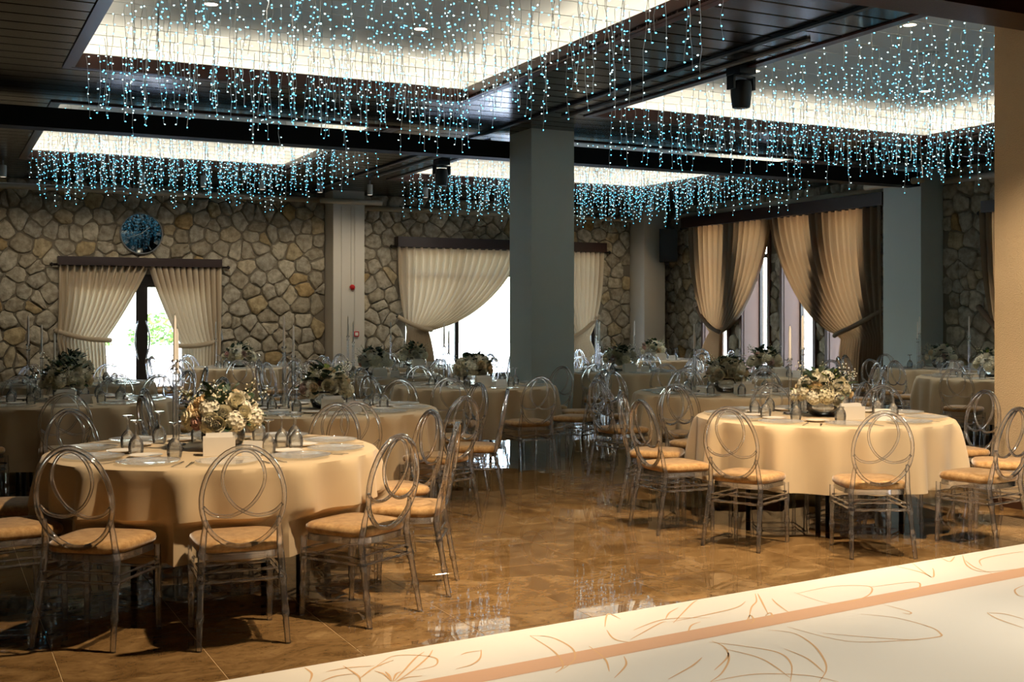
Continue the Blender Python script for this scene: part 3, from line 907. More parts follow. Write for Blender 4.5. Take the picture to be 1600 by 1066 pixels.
# ------------------------------------------------------------------ dance floor with printed line drawing
def build_stage():
    zs = 0.03
    A = P(335, 1066, zs); B = P(1600, 850, zs); d = (B - A).normalized(); n = Vector((d.y, -d.x, 0))
    a0 = A - d * 5.5; b0 = B + d * 1.25
    st = thing('dance_floor', 'low white dance floor printed with a peach band and flower outlines', 'dance floor', tuple(a0)); o = Vector((a0.x, a0.y, 0)); st.location = o
    m = MB(); q = [a0, b0, b0 + n * 7.0, a0 + n * 7.0]
    m.rings([[(p.x - o.x, p.y - o.y, 0.001) for p in reversed(q)], [(p.x - o.x, p.y - o.y, zs) for p in reversed(q)]]); obj('platform', m.data('platform', 'print_white'), st)
    m = MB(); c = P(1600, 887, zs); c2 = P(1600, 901, zs); off1 = (c - A).dot(n); off2 = (c2 - A).dot(n)
    L = (b0 - a0).length
    q = [a0 + n * off1, a0 + n * off2, b0 + n * off2, b0 + n * off1]
    m.poly([(p.x - o.x, p.y - o.y, zs + 0.0008) for p in q]); obj('printed_band', m.data('printed_band', 'print_peach'), st)
    # flower outlines, drawn as printed strokes
    S = [[(1040, 968), (1046, 958), (1060, 950)], [(1050, 972), (1100, 962), (1150, 950), (1165, 940)], [(1052, 974), (1080, 945), (1090, 938)],
         [(1170, 970), (1174, 950), (1182, 940), (1180, 928)], [(1200, 960), (1190, 940), (1184, 928)], [(1236, 960), (1215, 945), (1206, 936)],
         [(1165, 975), (1172, 962), (1178, 970), (1172, 975), (1165, 971)], [(1196, 962), (1204, 958), (1206, 965), (1196, 962)],
         [(1240, 926), (1300, 944), (1345, 936), (1362, 925), (1354, 916), (1300, 917), (1245, 928)],
         [(1370, 935), (1425, 925), (1438, 915), (1425, 910), (1360, 918)],
         [(1425, 880), (1455, 902), (1459, 894), (1457, 888)], [(1400, 885), (1440, 895), (1456, 903)], [(1470, 872), (1484, 878), (1492, 870)],
         [(1504, 868), (1512, 885), (1540, 894), (1600, 888)], [(1534, 885), (1532, 875), (1560, 868), (1600, 862)], [(1508, 876), (1525, 888), (1555, 898)],
         [(1200, 985), (1240, 990), (1270, 1008), (1287, 1030), (1291, 1048), (1280, 1066)], [(1225, 1014), (1262, 1030), (1288, 1052)],
         [(1108, 1004), (1160, 1010), (1215, 1020), (1236, 1038), (1235, 1066)], [(1130, 1014), (1190, 1030), (1235, 1060)], [(1112, 1002), (1132, 1012), (1139, 1030), (1128, 1052), (1110, 1066)],
         [(1230, 980), (1320, 1002), (1400, 1002), (1464, 996), (1469, 990), (1452, 980), (1400, 966), (1345, 960)], [(1285, 990), (1380, 998), (1420, 1000)], [(1380, 945), (1420, 956), (1421, 960), (1410, 958)],
         [(1542, 958), (1560, 968), (1600, 982)], [(1542, 958), (1570, 960), (1600, 968)], [(1600, 915), (1586, 922), (1590, 930), (1600, 933)],
         [(1044, 1062), (1080, 1042), (1097, 1028)], [(1110, 1066), (1180, 1054), (1260, 1056), (1310, 1066)], [(1116, 1048), (1135, 1030), (1138, 1020)],
         [(828, 994), (865, 1018), (880, 1040), (868, 1052)], [(828, 994), (860, 996), (892, 1012), (898, 1030), (880, 1046)], [(945, 980), (950, 960), (970, 968)], [(948, 985), (962, 1000), (1000, 1006)],
         [(589, 1041), (611, 1027), (637, 1024), (669, 1026), (683, 1031), (679, 1041), (649, 1048)], [(611, 1065), (600, 1054), (585, 1049)], [(612, 1065), (608, 1056), (602, 1050)], [(614, 1065), (619, 1054), (627, 1050)], [(616, 1065), (630, 1050), (649, 1029), (663, 1019)], [(619, 1066), (645, 1048), (669, 1027), (676, 1016)], [(752, 1016), (750, 1029), (737, 1039), (712, 1046)], [(752, 1017), (731, 1020), (720, 1024)], [(476, 1044), (487, 1053), (484, 1066)], [(536, 1041), (559, 1056), (563, 1066)], [(510, 1050), (544, 1044), (585, 1041)], [(562, 1061), (585, 1044), (615, 1032)], [(622, 1065), (637, 1059), (660, 1057)], [(502, 1066), (525, 1057), (559, 1053)],
         [(920, 1010), (945, 1030), (952, 1050)], [(960, 1060), (978, 1040), (975, 1026)],
         [(990, 985), (1040, 968), (1110, 966)], [(985, 1000), (1030, 975), (1042, 972)], [(1075, 990), (1080, 978), (1095, 972)]]
    m = MB()
    for s in S:
        pts = crom([P(u, v, zs) for u, v in s], 7); k = len(m.v); N_ = len(pts)
        for i, p in enumerate(pts):
            t = (pts[min(N_ - 1, i + 1)] - pts[max(0, i - 1)]); t.z = 0; t.normalize(); w_ = 0.0035 * (0.35 + sin(pi * i / (N_ - 1)))
            q = Vector((t.y, -t.x, 0)) * w_
            m.v += [(p.x + q.x - o.x, p.y + q.y - o.y, zs + 0.0012), (p.x - q.x - o.x, p.y - q.y - o.y, zs + 0.0012)]
        for i in range(N_ - 1):
            m.face(k + 2 * i, k + 2 * i + 1, k + 2 * i + 3, k + 2 * i + 2)
    obj('printed_flower_outline', m.data('printed_flower_outline', 'print_line'), st)


build_stage()


# ------------------------------------------------------------------ chairs
def chair_parts():
    D = {}
    def back_y(z):
        return -0.205 - (z - 0.44) * 0.17
    # cushion
    def outline(k, wf=0.215, wr=0.195, dp=0.205, n=28):
        pts = []
        for i in range(n):
            q = 2 * pi * i / n; c, s = cos(q), sin(q)
            x = abs(c) ** 0.45 * (1 if c > 0 else -1); y = abs(s) ** 0.45 * (1 if s > 0 else -1)
            wdt = wr + (wf - wr) * (y + 1) / 2
            pts.append((x * wdt * k, y * dp * k))
        return pts
    m = MB(); rg = []
    for k, z in ((0.92, 0.428), (0.99, 0.434), (1.015, 0.45), (1.0, 0.468), (0.93, 0.479), (0.75, 0.486), (0.4, 0.489)):
        rg.append([(x, y, z) for x, y in outline(k)])
    m.rings(rg); D['seat'] = m.data('seat', 'velvet', True, 60)
    m = MB(); rg = []
    for k, z in ((0.90, 0.395), (0.97, 0.395), (0.97, 0.427), (0.90, 0.427)):
        rg.append([(x, y, z) for x, y in outline(k)])
    rg.append(rg[0]); m.rings(rg, False, False); D['seat_frame'] = m.data('seat_frame', 'acrylic', True, 40)
    # front leg with turned rings
    def leg(p0, p1, top=None):
        pts, rad = [], []
        n = 24
        for i in range(n + 1):
            t = i / n; z = p0[2] + (p1[2] - p0[2]) * t
            pts.append(tuple(p0[k] + (p1[k] - p0[k]) * t for k in range(3))); r = 0.0165 - 0.003 * (1 - t) if False else 0.0135 + 0.004 * t
            for zz in (0.13, 0.155, 0.285, 0.305):
                if abs(z - zz) < 0.010:
                    r *= 1.28
            rad.append(r)
        return pts, rad
    m = MB(); p, r = leg((0.0, 0.012, 0), (0, 0, 0.41)); m.tube(p, r, 10); D['front_leg'] = m.data('front_leg', 'acrylic', True, 50)
    m = MB(); p, r = leg((0.02, -0.075, 0), (0, 0, 0.41)); p2 = [(-0.005, -0.006, 0.45), (-0.010, -0.018, 0.52), (-0.016, -0.032, 0.59)]
    m.tube(p + p2, r + [0.0165, 0.015, 0.011], 10); D['rear_leg'] = m.data('rear_leg', 'acrylic', True, 50)
    # outer oval of the back
    m = MB(); ring = []
    for i in range(40):
        q = 2 * pi * i / 40; z = 0.695 + 0.235 * sin(q); x = 0.19 * cos(q) * (1 - 0.05 * sin(q)); ring.append((x, back_y(z), z))
    m.tube(ring, 0.0125, 8, closed=True, flat=1.25, nrm=(0, 1, 0.17)); D['back_oval'] = m.data('back_oval', 'acrylic', True)
    half = [(-.181, .655), (-.14, .618), (-.07, .605), (-.01, .622), (.045, .662), (.085, .725), (.098, .79), (.082, .85), (.045, .898), (0.0, .914)]
    path = half + [(-x, z) for x, z in reversed(half[:-1])]
    pts = crom([(x, back_y(z) + (0.006 if i < len(half) else -0.004), z) for i, (x, z) in enumerate(path)], 4)
    m = MB(); m.tube(pts, 0.0085, 8, flat=1.2, nrm=(0, 1, 0.17)); D['back_loop'] = m.data('back_loop', 'acrylic', True)
    # stretchers
    m = MB()
    def bar(a, b, r=0.0075):
        pts, rad = [], []
        for i in range(11):
            t = i / 10; pts.append(tuple(a[k] + (b[k] - a[k]) * t for k in range(3))); rad.append(r * (1.45 if i in (2, 5, 8) else 1))
        m.tube(pts, rad, 6)
    fz, rz = 0.30, 0.30
    F_ = lambda s: (s * 0.193, 0.187, fz); R_ = lambda s: (s * (0.182 + 0.005), -0.185 - 0.02, rz)
    bar(F_(-1), F_(1)); bar(R_(-1), R_(1)); bar((-.19, .188, .345), (.19, .188, .345), .006); bar((-.185, -.2, .345), (.185, -.2, .345), .006)
    for s in (-1, 1):
        bar(F_(s), R_(s)); bar((s * .192, .187, .33), (s * .186, -.2, .33), .006)
    D['stretcher'] = m.data('stretcher', 'acrylic', True)
    return D


CH = chair_parts()
CHAIRS = []


def chair(x, y, ang, label, group):
    """ang = direction the chair faces"""
    t = thing('banquet_chair', label, 'chair', (x, y, 0), ang - pi / 2, group)
    obj('seat', CH['seat'], t); obj('seat_frame', CH['seat_frame'], t)
    for s in (-1, 1):
        obj('leg', CH['front_leg'], t, (s * 0.192, 0.182, 0), (0, 0, 0), (s, 1, 1))
        obj('leg', CH['rear_leg'], t, (s * 0.183, -0.188, 0), (0, 0, 0), (s, 1, 1))
    b = obj('back_oval', CH['back_oval'], t); obj('back_loop', CH['back_loop'], b); obj('stretcher', CH['stretcher'], t)
    CHAIRS.append((x, y)); return t


# ------------------------------------------------------------------ table ware
def ware():
    D = {}
    # goblet, standing on its rim
    m = MB(); prof = [(0.036, 0.0), (0.040, 0.02), (0.042, 0.045), (0.036, 0.075), (0.02, 0.098), (0.007, 0.11), (0.0045, 0.13), (0.0045, 0.165), (0.008, 0.178), (0.030, 0.184), (0.033, 0.187), (0.03, 0.189), (0.002, 0.188)]
    m.lathe(prof, 14, capb=False); inner = [(0.034, 0.0), (0.038, 0.02), (0.040, 0.045), (0.034, 0.074), (0.018, 0.096), (0.002, 0.104)]
    m.lathe(inner, 14, capb=False); D['goblet'] = m.data('goblet', 'glass', True)
    m = MB(); m.lathe([(0.05, 0.0), (0.07, 0.004), (0.088, 0.012), (0.09, 0.014), (0.086, 0.014), (0.066, 0.007), (0.002, 0.006)], 24); D['plate'] = m.data('plate', 'porcelain', True, 60)
    m = MB(); m.lathe([(0.10, 0.0), (0.12, 0.003), (0.158, 0.012), (0.162, 0.0145), (0.155, 0.0145), (0.118, 0.007), (0.002, 0.006)], 32); D['charger'] = m.data('charger_plate', 'charger_glass', True, 60)
    m = MB()
    m.rings([[(x * .9, y, 0.0015) for x, y in o_] for o_ in [[(-.004, -.10), (.004, -.10), (.005, 0.0), (.009, .03), (.009, .06), (-.009, .06), (-.009, .03), (-.005, 0.0)]]] +
            [[(x, y, 0.004) for x, y in [(-.004, -.10), (.004, -.10), (.005, 0.0), (.009, .03), (.009, .06), (-.009, .06), (-.009, .03), (-.005, 0.0)]]])
    for k in (-1, -.33, .33, 1):
        m.box(k * .0075 - .0012, .058, .002, k * .0075 + .0012, .098, .0045)
    D['fork'] = m.data('fork', 'steel')
    m = MB(); o_ = [(-.005, -.11), (.005, -.11), (.005, 0.0), (.009, .01), (.008, .08), (.002, .11), (-.004, .1), (-.004, 0.0)]
    m.rings([[(x, y, .001) for x, y in o_], [(x, y, .004) for x, y in o_]]); D['knife'] = m.data('knife', 'steel')
    # folded menu card and napkin holder
    m = MB(); m.poly([(-.055, -.03, 0), (.055, -.03, 0), (.055, 0, .085), (-.055, 0, .085)]); m.poly([(-.055, .03, 0), (-.055, 0.001, .085), (.055, 0.001, .085), (.055, .03, 0)]); D['card'] = m.data('card', 'napkin')
    m = MB(); m.rings([[(x * .085, y * .05, z) for x, y in ((-1, -1), (1, -1), (1, 1), (-1, 1))] for z in (0, .1)], capt=False); m.box(-.08, -.045, .0, .08, .045, .085); D['holder'] = m.data('holder_body', 'napkin')
    m = MB()
    for k in range(5):
        y = -.03 + k * .014; m.poly([(-.075, y, .08), (.075, y, .08), (.07, y + .008, .118 + .004 * (k % 2)), (-.07, y + .008, .118)])
    D['holder_napkins'] = m.data('napkins', 'napkin')
    # candle stick
    for h in (0.34, 0.42, 0.5):
        m = MB(); m.lathe([(0.05, 0), (0.052, 0.006), (0.048, 0.01), (0.0125, 0.014), (0.012, h - .05), (.02, h - .045), (.012, h - .035), (.012, h - .01), (.022, h), (.016, h + .012), (.0105, h + .004)], 14)
        D['stick%.2f' % h] = m.data('stick', 'glass', True, 50)
    m = MB(); m.lathe([(0.0105, 0), (0.0105, .02), (0.0085, .24), (0.004, .262)], 10); D['taper'] = m.data('taper', 'candle', True, 50)
    m = MB(); m.tube([(0, 0, .26), (0.001, 0, .275)], .0012, 4); D['wick'] = m.data('wick', 'black')
    # vase
    m = MB(); m.lathe([(0.07, 0), (0.1, 0.01), (0.125, 0.06), (0.12, 0.11), (0.095, 0.13), (0.09, 0.13), (0.114, 0.108), (0.119, 0.06), (0.094, 0.016), (0.002, 0.014)], 24); D['vase'] = m.data('vase', 'glass', True, 60)
    # blooms
    rn = random.Random(3)
    def bloom(rows, r0, mat, name):
        m = MB()
        for (n, rad, h, tilt, wd) in rows:
            for k in range(n):
                a = 2 * pi * k / n + rn.uniform(-.2, .2) + rad * 40; ca, sa = cos(a), sin(a)
                pts = []
                for i in range(4):
                    t = i / 3
                    rr = rad * (0.25 + 0.75 * sin(t * pi * .5)) + tilt * t * t * r0; zz = h * (1 - cos(t * pi * 0.55)) / 1.1
                    for j in range(3):
                        s = (j - 1); ww = wd * (0.4 + 1.0 * sin(min(1, t * 1.1 + .1) * pi * .62)) * (1 if t < 1 else .62)
                        cup = -0.25 * abs(s) * ww
                        x_ = rr + cup; y_ = s * ww
                        pts.append((x_ * ca - y_ * sa, x_ * sa + y_ * ca, zz + rn.uniform(-.002, .002)))
                m.grid(pts, 4, 3)
        return m.data(name, mat, True)
    peony = [(7, .030, .030, .012, .020), (7, .024, .040, .004, .018), (6, .017, .045, -.002, .015), (5, .010, .047, -.004, .011)]
    rose = [(5, .024, .026, .012, .019), (5, .019, .036, .003, .016), (5, .013, .042, -.002, .013), (4, .007, .044, -.004, .009)]
    D['bloom_white'] = bloom(peony, 1, 'petal_white', 'bloom'); D['bloom_peach'] = bloom(rose, 1, 'petal_peach', 'bloom'); D['bloom_pink'] = bloom(rose, 1, 'petal_pink', 'bloom')
    # hydrangea head: many four-petalled florets
    m = MB()
    for k in range(46):
        z = 1 - 2 * (k + .5) / 46 * 0.82; a = k * 2.39996; q = sqrt(max(0, 1 - z * z)); nrm = Vector((q * cos(a), q * sin(a), z)); c = nrm * 0.042
        u = nrm.orthogonal().normalized(); v = nrm.cross(u); ro = rn.uniform(0, 6)
        for p in range(4):
            b = ro + p * pi / 2; dd = u * cos(b) + v * sin(b); e = nrm.cross(dd)
            m.poly([c, c + dd * .007 - e * .006 + nrm * .003, c + dd * .014 + nrm * .004, c + dd * .007 + e * .006 + nrm * .003])
    m.lathe([(.004, -.034), (.026, -.024), (.037, -.004), (.034, .016), (.022, .032), (.004, .039)], 10)
    D['bloom_cluster'] = m.data('bloom', 'petal_white')
    # leaf: rounded eucalyptus blade, folded along its midrib
    def leaf(name, L, W, mat):
        m = MB(); pts = []
        for i in range(6):
            t = i / 5; w_ = W * (sin(pi * min(1, t * .96 + .04)) ** 0.7)
            for s in (-1, 0, 1):
                pts.append((s * w_, t * L, 0.012 * abs(s) - 0.25 * L * t * t))
        m.grid(pts, 6, 3); return m.data(name, mat, True)
    D['leaf_dark'] = leaf('leaf', .085, .034, 'leaf_dark'); D['leaf_light'] = leaf('leaf', .06, .02, 'leaf_light'); D['leaf_grey'] = leaf('leaf', .07, .028, 'leaf_grey')
    # sprig of tiny blossoms
    m = MB(); m.cur = 1; m.tube([(0, 0, 0), (0.004, 0.002, .09), (0.002, 0.006, .17)], .0018, 4); m.cur = 0
    for k in range(12):
        z = .07 + k * .0095; a = k * 2.4; r_ = .012 + .016 * rn.random(); c = Vector((r_ * cos(a), r_ * sin(a), z))
        s = .0062; vs = [c + Vector(d) * s for d in ((1, 0, 0), (0, 1, 0), (-1, 0, 0), (0, -1, 0), (0, 0, 1), (0, 0, -1))]; b = len(m.v); m.v += [tuple(q) for q in vs]
        for f in ((0, 1, 4), (1, 2, 4), (2, 3, 4), (3, 0, 4), (1, 0, 5), (2, 1, 5), (3, 2, 5), (0, 3, 5)):
            m.face(*[b + i for i in f])
    D['sprig'] = m.data('sprig', ['petal_white', 'stem'])
    return D


WR = ware()


def centrepiece(x, y, z, label, seed, near, warm):
    rn = random.Random(seed); t = thing('flower_centrepiece', label, 'flower arrangement', (x, y, z), rn.uniform(0, 6), 'flower centrepieces')
    obj('vase', WR['vase'], t)
    n = 58 if near else 30; rad = 0.18
    for k in range(n):
        zz = 1 - (k + .5) / n * 1.12; a = k * 2.39996 + rn.uniform(-.2, .2); q = sqrt(max(0, 1 - zz * zz)); d = Vector((q * cos(a) * 1.1, q * sin(a) * 1.1, zz * .8))
        r_ = rad * rn.uniform(.85, 1.08); p = d * r_ + Vector((0, 0, .155))
        kind = rn.choices(['bloom_white', 'bloom_cluster', 'bloom_peach', 'bloom_pink', 'gap'], [.34, .30, .12 if warm else .05, .06, .18])[0]
        if kind == 'gap':
            continue
        s = rn.uniform(.95, 1.4) if near else rn.uniform(1.2, 1.6)
        e = d.to_track_quat('Z', 'Y').to_euler()
        obj('bloom', WR[kind], t, p - d.normalized() * .02, e, (s, s, s))
    for k in range(84 if near else 52):
        zz = rn.uniform(-.1, 1) ** 1 if rn.random() < .5 else rn.uniform(.35, 1); a = rn.uniform(0, 2 * pi); q = sqrt(max(0, 1 - zz * zz)); d = Vector((q * cos(a), q * sin(a), zz))
        p = d * rad * rn.uniform(.80, 1.08) + Vector((0, 0, .15)); kind = rn.choices(['leaf_dark', 'leaf_light', 'leaf_grey'], [.6, .18, .22] if near else [.75, .1, .15])[0]
        dd = (d + Vector((rn.uniform(-.7, .7), rn.uniform(-.7, .7), rn.uniform(-.3, .6)))).normalized()
        e = dd.to_track_quat('Y', 'Z').to_euler(); s = rn.uniform(.65, 1.05)
        obj('leaf', WR[kind], t, p, e, (s, s, s))
    for k in range(9 if near else 6):
        a = rn.uniform(0, 2 * pi); d = Vector((cos(a) * .75, sin(a) * .75, rn.uniform(.3, 1))).normalized(); e = d.to_track_quat('Z', 'Y').to_euler()
        obj('sprig', WR['sprig'], t, d * .12 + Vector((0, 0, .15)), e, (1.1, 1.1, 1.1))


HOURS = 'twelve one two three four five six seven eight nine ten eleven'.split()


def hour(dx, dy):
    """clock place on the table as the camera sees it, six o'clock nearest"""
    a = math.degrees(math.atan2(dx * RT.x + dy * RT.y, dx * FW.x + dy * FW.y)) % 360
    return a / 30


def table(cx, cy, r, where, short, angles, cr, seed, near=False, warm=False, flower=(0, 0), hem=0.28, sticks=(), zt=0.775, skip=(), rect=None, nset=None, cards=False):
    rn = random.Random(seed); grp = short
    t = thing('banquet_table', 'round folding table hidden under the cloth of ' + where, 'table', (cx, cy, 0), 0, 'banquet tables')
    m = MB(); m.lathe([(r - .03, zt - .03), (r - .02, zt - .006), (r - .03, zt - .005)], 40); obj('tabletop', m.data('tabletop', 'brown_frame'), t)
    lg = MB(); lg.tube([(0, 0, 0), (0, 0, zt - .03)], .018, 8); ld = lg.data('leg', 'black')
    for sx, sy in ((1, 1), (1, -1), (-1, 1), (-1, -1)):
        obj('leg', ld, t, (sx * r * .42, sy * r * .42, 0))
    # cloth
    m = MB(); n = 168; ring = []; nf = rn.choice((19, 21, 23)); ph = [rn.uniform(-1, 1) for _ in range(nf + 1)]; p0 = rn.uniform(0, 6)
    prof = [(0.0, zt), (0.5, zt), (0.9, zt), (0.975, zt - .001), (1.0, zt - .010), (1.008, zt - .035)]
    nz = 12
    for j in range(1, nz + 1):
        prof.append((1.008, zt - .035 - (zt - .035 - hem) * j / nz))
    rings = []
    for i, (k, z) in enumerate(prof[1:]):
        row = []; f = max(0, (zt - z - .02) / (zt - hem))
        for q in range(n):
            a = 2 * pi * q / n; fo = sin(nf * a + 1.1 * sin(2 * a + p0) + .8 * sin(3 * a + p0 * 2)); fo2 = sin((nf - 8) * a + p0)
            amp = (0.062 * fo * (0.65 + 0.35 * fo2) + 0.022 * fo2) * f ** 0.5
            rr = r * k + (amp + 0.035 * f if f > 0 else 0)
            if z < 0.56:
                for ca in angles:
                    da = (a - math.radians(ca) + pi) % (2 * pi) - pi; e = abs(da) * rr
                    cap = cr - 0.235 + max(0, e - 0.2) * 1.1 + max(0, z - 0.49) * 2.5 + 0.012 * fo
                    rr = min(rr, cap)
            row.append((rr * cos(a), rr * sin(a), z + (0.006 * fo2 * f if i == len(prof) - 2 else 0)))
        rings.append(row)
    m.rings(rings, capb=False, capt=False); k0 = len(m.v); m.v.append((0, 0, zt))
    for q in range(n):
        m.face(q, k0, (q + 1) % n)
    # faces wind downwards; flip them outwards
    m.f = [tuple(reversed(f)) for f in m.f]
    tag(obj('tablecloth', m.data('tablecloth', 'cloth', True, 50), None, (cx, cy, 0)), 'beige floor-skimming cloth on ' + where, 'tablecloth', 'round tablecloths')
    z1 = zt + 0.001
    # chairs
    for a in angles:
        a = math.radians(a); x = cx + cr * cos(a); y = cy + cr * sin(a)
        if any((x - q[0]) ** 2 + (y - q[1]) ** 2 < 0.57 ** 2 for q in CHAIRS) or any((x - q[0]) ** 2 + (y - q[1]) ** 2 < (q[2] + .24) ** 2 for q in TABLES) or (6.72 < x < 8.02 and 13.2 < y < 14.6) or x > XR - .9 or y > YB - .5:
            continue
        d = Vector((x, y, 0)); Z = d.dot(FW)
        if Z < 1 or abs(d.dot(RT) / Z) > 0.50:
            continue
        h = HOURS[int(round(hour(cos(a), sin(a)))) % 12]
        chair(x, y, a + pi + rn.uniform(-.07, .07), 'clear acrylic chair, %s o\'clock side of %s' % (h, short), 'chairs at ' + short)
    # place settings
    dh = -FW * (r * .36) + RT * (r * .12); dc = -FW * (r * .44) + RT * (r * .34)
    fixed = [(q[0], q[1], .055) for q in sticks] + [(dh.x, dh.y, .10), (dc.x, dc.y, .065)]
    rs = r
    for k, a in enumerate(angles):
        a = math.radians(a); x = cos(a); y = sin(a); h = HOURS[int(round(hour(x, y))) % 12]
        def put(nm, key, rad, da, cat, txt, rz=0.0, zz=z1):
            q = a + da
            if nm in ('goblet', 'side_plate') and any(math.hypot(rad * cos(q) - f[0], rad * sin(q) - f[1]) < f[2] + (.045 if nm == 'goblet' else .095) for f in fixed):
                return
            o = obj(nm, WR[key], None, (cx + rad * cos(q), cy + rad * sin(q), zz), (0, 0, q + pi / 2 + rz))
            tag(o, '%s, %s o\'clock place of %s' % (txt, h, short), cat, '%s settings' % short); return o
        d = Vector((cx, cy, 0)); Z = d.dot(FW)
        if abs(d.dot(RT) / Z) > 0.52:
            continue
        put('charger_plate', 'charger', rs - .21, 0.0, 'plate', 'clear glass charger plate')
        put('goblet', 'goblet', rs - .425 - rn.uniform(0, .03), rn.uniform(-.03, .03), 'glass', 'upturned clear goblet', 0)
        if near:
            put('side_plate', 'plate', rs - .42, -.314, 'plate', 'small white side plate')
            put('fork', 'fork', rs - .16, -.25, 'fork', 'steel fork')
            put('knife', 'knife', rs - .18, .24, 'knife', 'steel knife')
            if k % 3 == 1 and (x * FW.x + y * FW.y) > -.2:
                put('goblet', 'goblet', rs - .54, .22, 'glass', 'second upturned goblet')
        elif k % 2 == 0 and r > .8:
            put('side_plate', 'plate', rs - .42, -.314, 'plate', 'small white side plate')
    fx, fy = flower
    centrepiece(cx + fx, cy + fy, z1, 'low white and cream bouquet with dark leaves on ' + short, seed + 50, near, warm)
    for i, (dx, dy, h) in enumerate(sticks):
        s = thing('candlestick', 'clear candlestick with white taper on %s, %s' % (short, ['tallest', 'middle', 'shortest', 'farthest'][i]), 'candlestick', (cx + dx, cy + dy, z1), 0, 'candlesticks')
        obj('stick', WR['stick%.2f' % h], s); c = obj('taper', WR['taper'], s, (0, 0, h)); obj('wick', WR['wick'], c)
    if r < .8:
        return
    # napkin holder and card
    dn = -FW * (r * .36) + RT * (r * .12); o = thing('napkin_holder', 'white napkin holder in front of the flowers on ' + short, 'napkin holder', (cx + dn.x, cy + dn.y, z1), -YAW + .25, 'napkin holders')
    obj('holder_body', WR['holder'], o); obj('napkins', WR['holder_napkins'], o)
    dn = -FW * (r * .44) + RT * (r * .34); tag(obj('menu_card', WR['card'], None, (cx + dn.x, cy + dn.y, z1), (0, 0, -YAW - .2)), 'small folded white card standing on ' + short, 'card', 'folded cards')


def cam2w(u, Z):
    q = FW * Z + RT * ((u - CX) * Z / F); return q.x, q.y


def ring10(start, n=10):
    return [start + 360 / n * k for k in range(n)]


TABLES = []


def build_tables():
    st = lambda *h: [(-RT.x * (.33 - .04 * i) + FW.x * (-.05 + .2 * i), -RT.y * (.33 - .04 * i) + FW.y * (-.05 + .2 * i), q) for i, q in enumerate(h)]
    x, y = cam2w(335, 6.7)
    table(x, y, .92, 'the front left table', 'the front left table', [-164, -130, -97, -63, -32, 5, 42, 80, 118, 157], 1.12, 1, True, True, (RT.x * .05, RT.y * .05), .30, [(-RT.x * .21 - FW.x * .06, -RT.y * .21 - FW.y * .06, .5), (-RT.x * .26 + FW.x * .16, -RT.y * .26 + FW.y * .16, .42)])
    x, y = cam2w(1286, 8.9)
    table(x, y, .95, 'the front right table', 'the front right table', [-186, -154, -118, -78, -42, -6, 30, 66, 102, 138], 1.27, 2, True, True, (0, 0), .32, [(-RT.x * .09 + FW.x * .27, -RT.y * .09 + FW.y * .27, .5), (-RT.x * .2 + FW.x * .22, -RT.y * .2 + FW.y * .22, .42)])
    L = [(508, 9.65, .92, 'the second left table', 3, st(.5, .42), True, 8), (105, 10.5, .92, 'the shaded left table', 4, st(.5, .42, .34), False, 12),
         (110, 13.3, .92, 'the table by the left curtain', 5, (), False, 30), (373, 17.4, .75, 'the table beside the glass door', 6, st(.42), False, 5),
         (741, 12.9, .90, 'the table left of the column', 7, st(.42, .34), False, 20), (968, 16.2, .90, 'the table right of the column', 8, st(.5, .42, .34), False, 10),
         (1135, 11.7, .92, 'the table behind front right', 9, st(.42, .34), False, 0), (1195, 15.0, .92, 'the table before the tall curtains', 10, st(.34), False, 15),
         (1553, 14.6, .92, 'the table by the roughcast column', 11, st(.5), True, 25), (1470, 17.2, .90, 'the table by the grey pillar', 12, st(.5, .42), False, 5),
         (585, 14.9, .90, 'the table before the cream pillar', 13, st(.5, .42), False, 33), (645, 17.8, .90, 'the table under the wide window', 14, st(.42), False, 12),
         (1020, 20.6, .85, 'the table in the far corner', 15, st(.42), False, 18)]
    for (u, Z, r, *_) in L:
        TABLES.append((*cam2w(u, Z), r))
    for (u, Z, r, nm, sd, sk, wm, s0) in L:
        x, y = cam2w(u, Z)
        table(x, y, r, nm, nm, ring10(s0), r + .30, sd, Z < 11, wm, (0, 0), .26, sk)


build_tables()


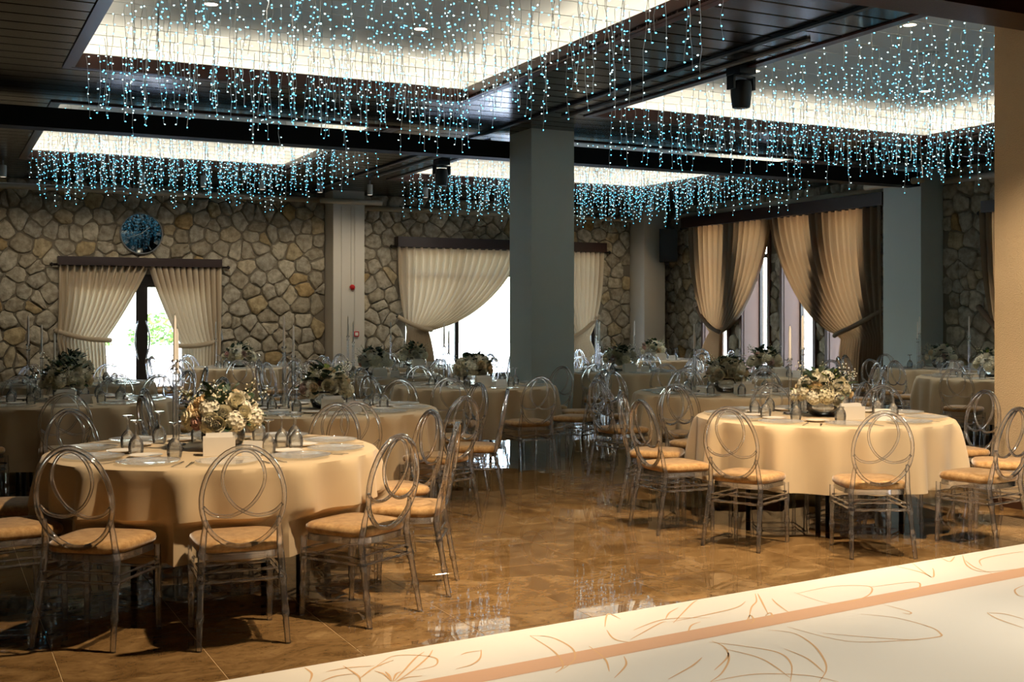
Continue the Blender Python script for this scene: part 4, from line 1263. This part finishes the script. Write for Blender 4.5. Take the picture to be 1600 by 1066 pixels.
# ------------------------------------------------------------------ icicle light strings
def build_strings():
    rn = random.Random(21); var = []
    for k in range(12):
        m = MB(); Ln = rn.uniform(.32, .78) if k % 3 else rn.uniform(.6, .85); n = 8; pts = []; ox = oy = 0
        for i in range(n + 1):
            pts.append((ox, oy, -Ln * i / n)); ox += rn.uniform(-.014, .014); oy += rn.uniform(-.014, .014)
        m.cur = 0; m.tube(pts, .0026, 3, cap=False)
        nb = int(Ln / .075)
        for b in range(nb + 1):
            f = b / max(1, nb); q = f * n; i = min(n - 1, int(q)); a = Vector(pts[i]); c = a + (Vector(pts[i + 1]) - a) * (q - i)
            d = Vector((rn.uniform(-1, 1), rn.uniform(-1, 1), rn.uniform(-.5, .3))).normalized()
            e = c + d * (.022 if f < 1 else .008); m.cur = 0
            if f < 1:
                m.tube([c, e], .0015, 3, cap=False)
            m.cur = 1 if rn.random() < .66 else 2
            s = .0072; h = d * .0125; u = d.orthogonal().normalized() * s; v = d.cross(u).normalized() * s; k0 = len(m.v)
            m.v += [tuple(e - h * .4), tuple(e + u), tuple(e + v), tuple(e - u), tuple(e - v), tuple(e + h)]
            for t in ((0, 2, 1), (0, 3, 2), (0, 4, 3), (0, 1, 4), (5, 1, 2), (5, 2, 3), (5, 3, 4), (5, 4, 1)):
                m.face(*[k0 + w_ for w_ in t])
        var.append(m.data('strand', ['wire', 'bulb_cyan', 'bulb_white']))
    order = 'first second third fourth fifth sixth seventh eighth ninth tenth eleventh twelfth thirteenth fourteenth fifteenth sixteenth'.split()
    for nm, (a, b, c, d) in TRAYS.items():
        rows = 13; zw = ZC + 0.10
        for j in range(rows):
            y = c + 0.15 + (d - c - 0.3) * j / (rows - 1); x0, x1 = a + .06, b - .06
            t = thing('icicle_light_string', 'hanging cyan fairy lights, %s ceiling tray, %s row from the back' % (nm, order[rows - 1 - j]), 'light string', ((x0 + x1) / 2, y, zw), 0, 'fairy lights in the %s tray' % nm)
            m = MB(); xm = (x0 + x1) / 2; m.tube([(a - .002 - xm, 0, 0), (b + .002 - xm, 0, 0)], .0025, 4); obj('wire', m.data('wire', 'wire'), t)
            x = x0 + rn.uniform(0, .1)
            while x < x1:
                obj('strand', var[rn.randrange(len(var))], t, (x - xm, 0, rn.uniform(-.03, 0)), (0, 0, rn.uniform(0, 6.28)))
                x += rn.uniform(.13, .26)


build_strings()
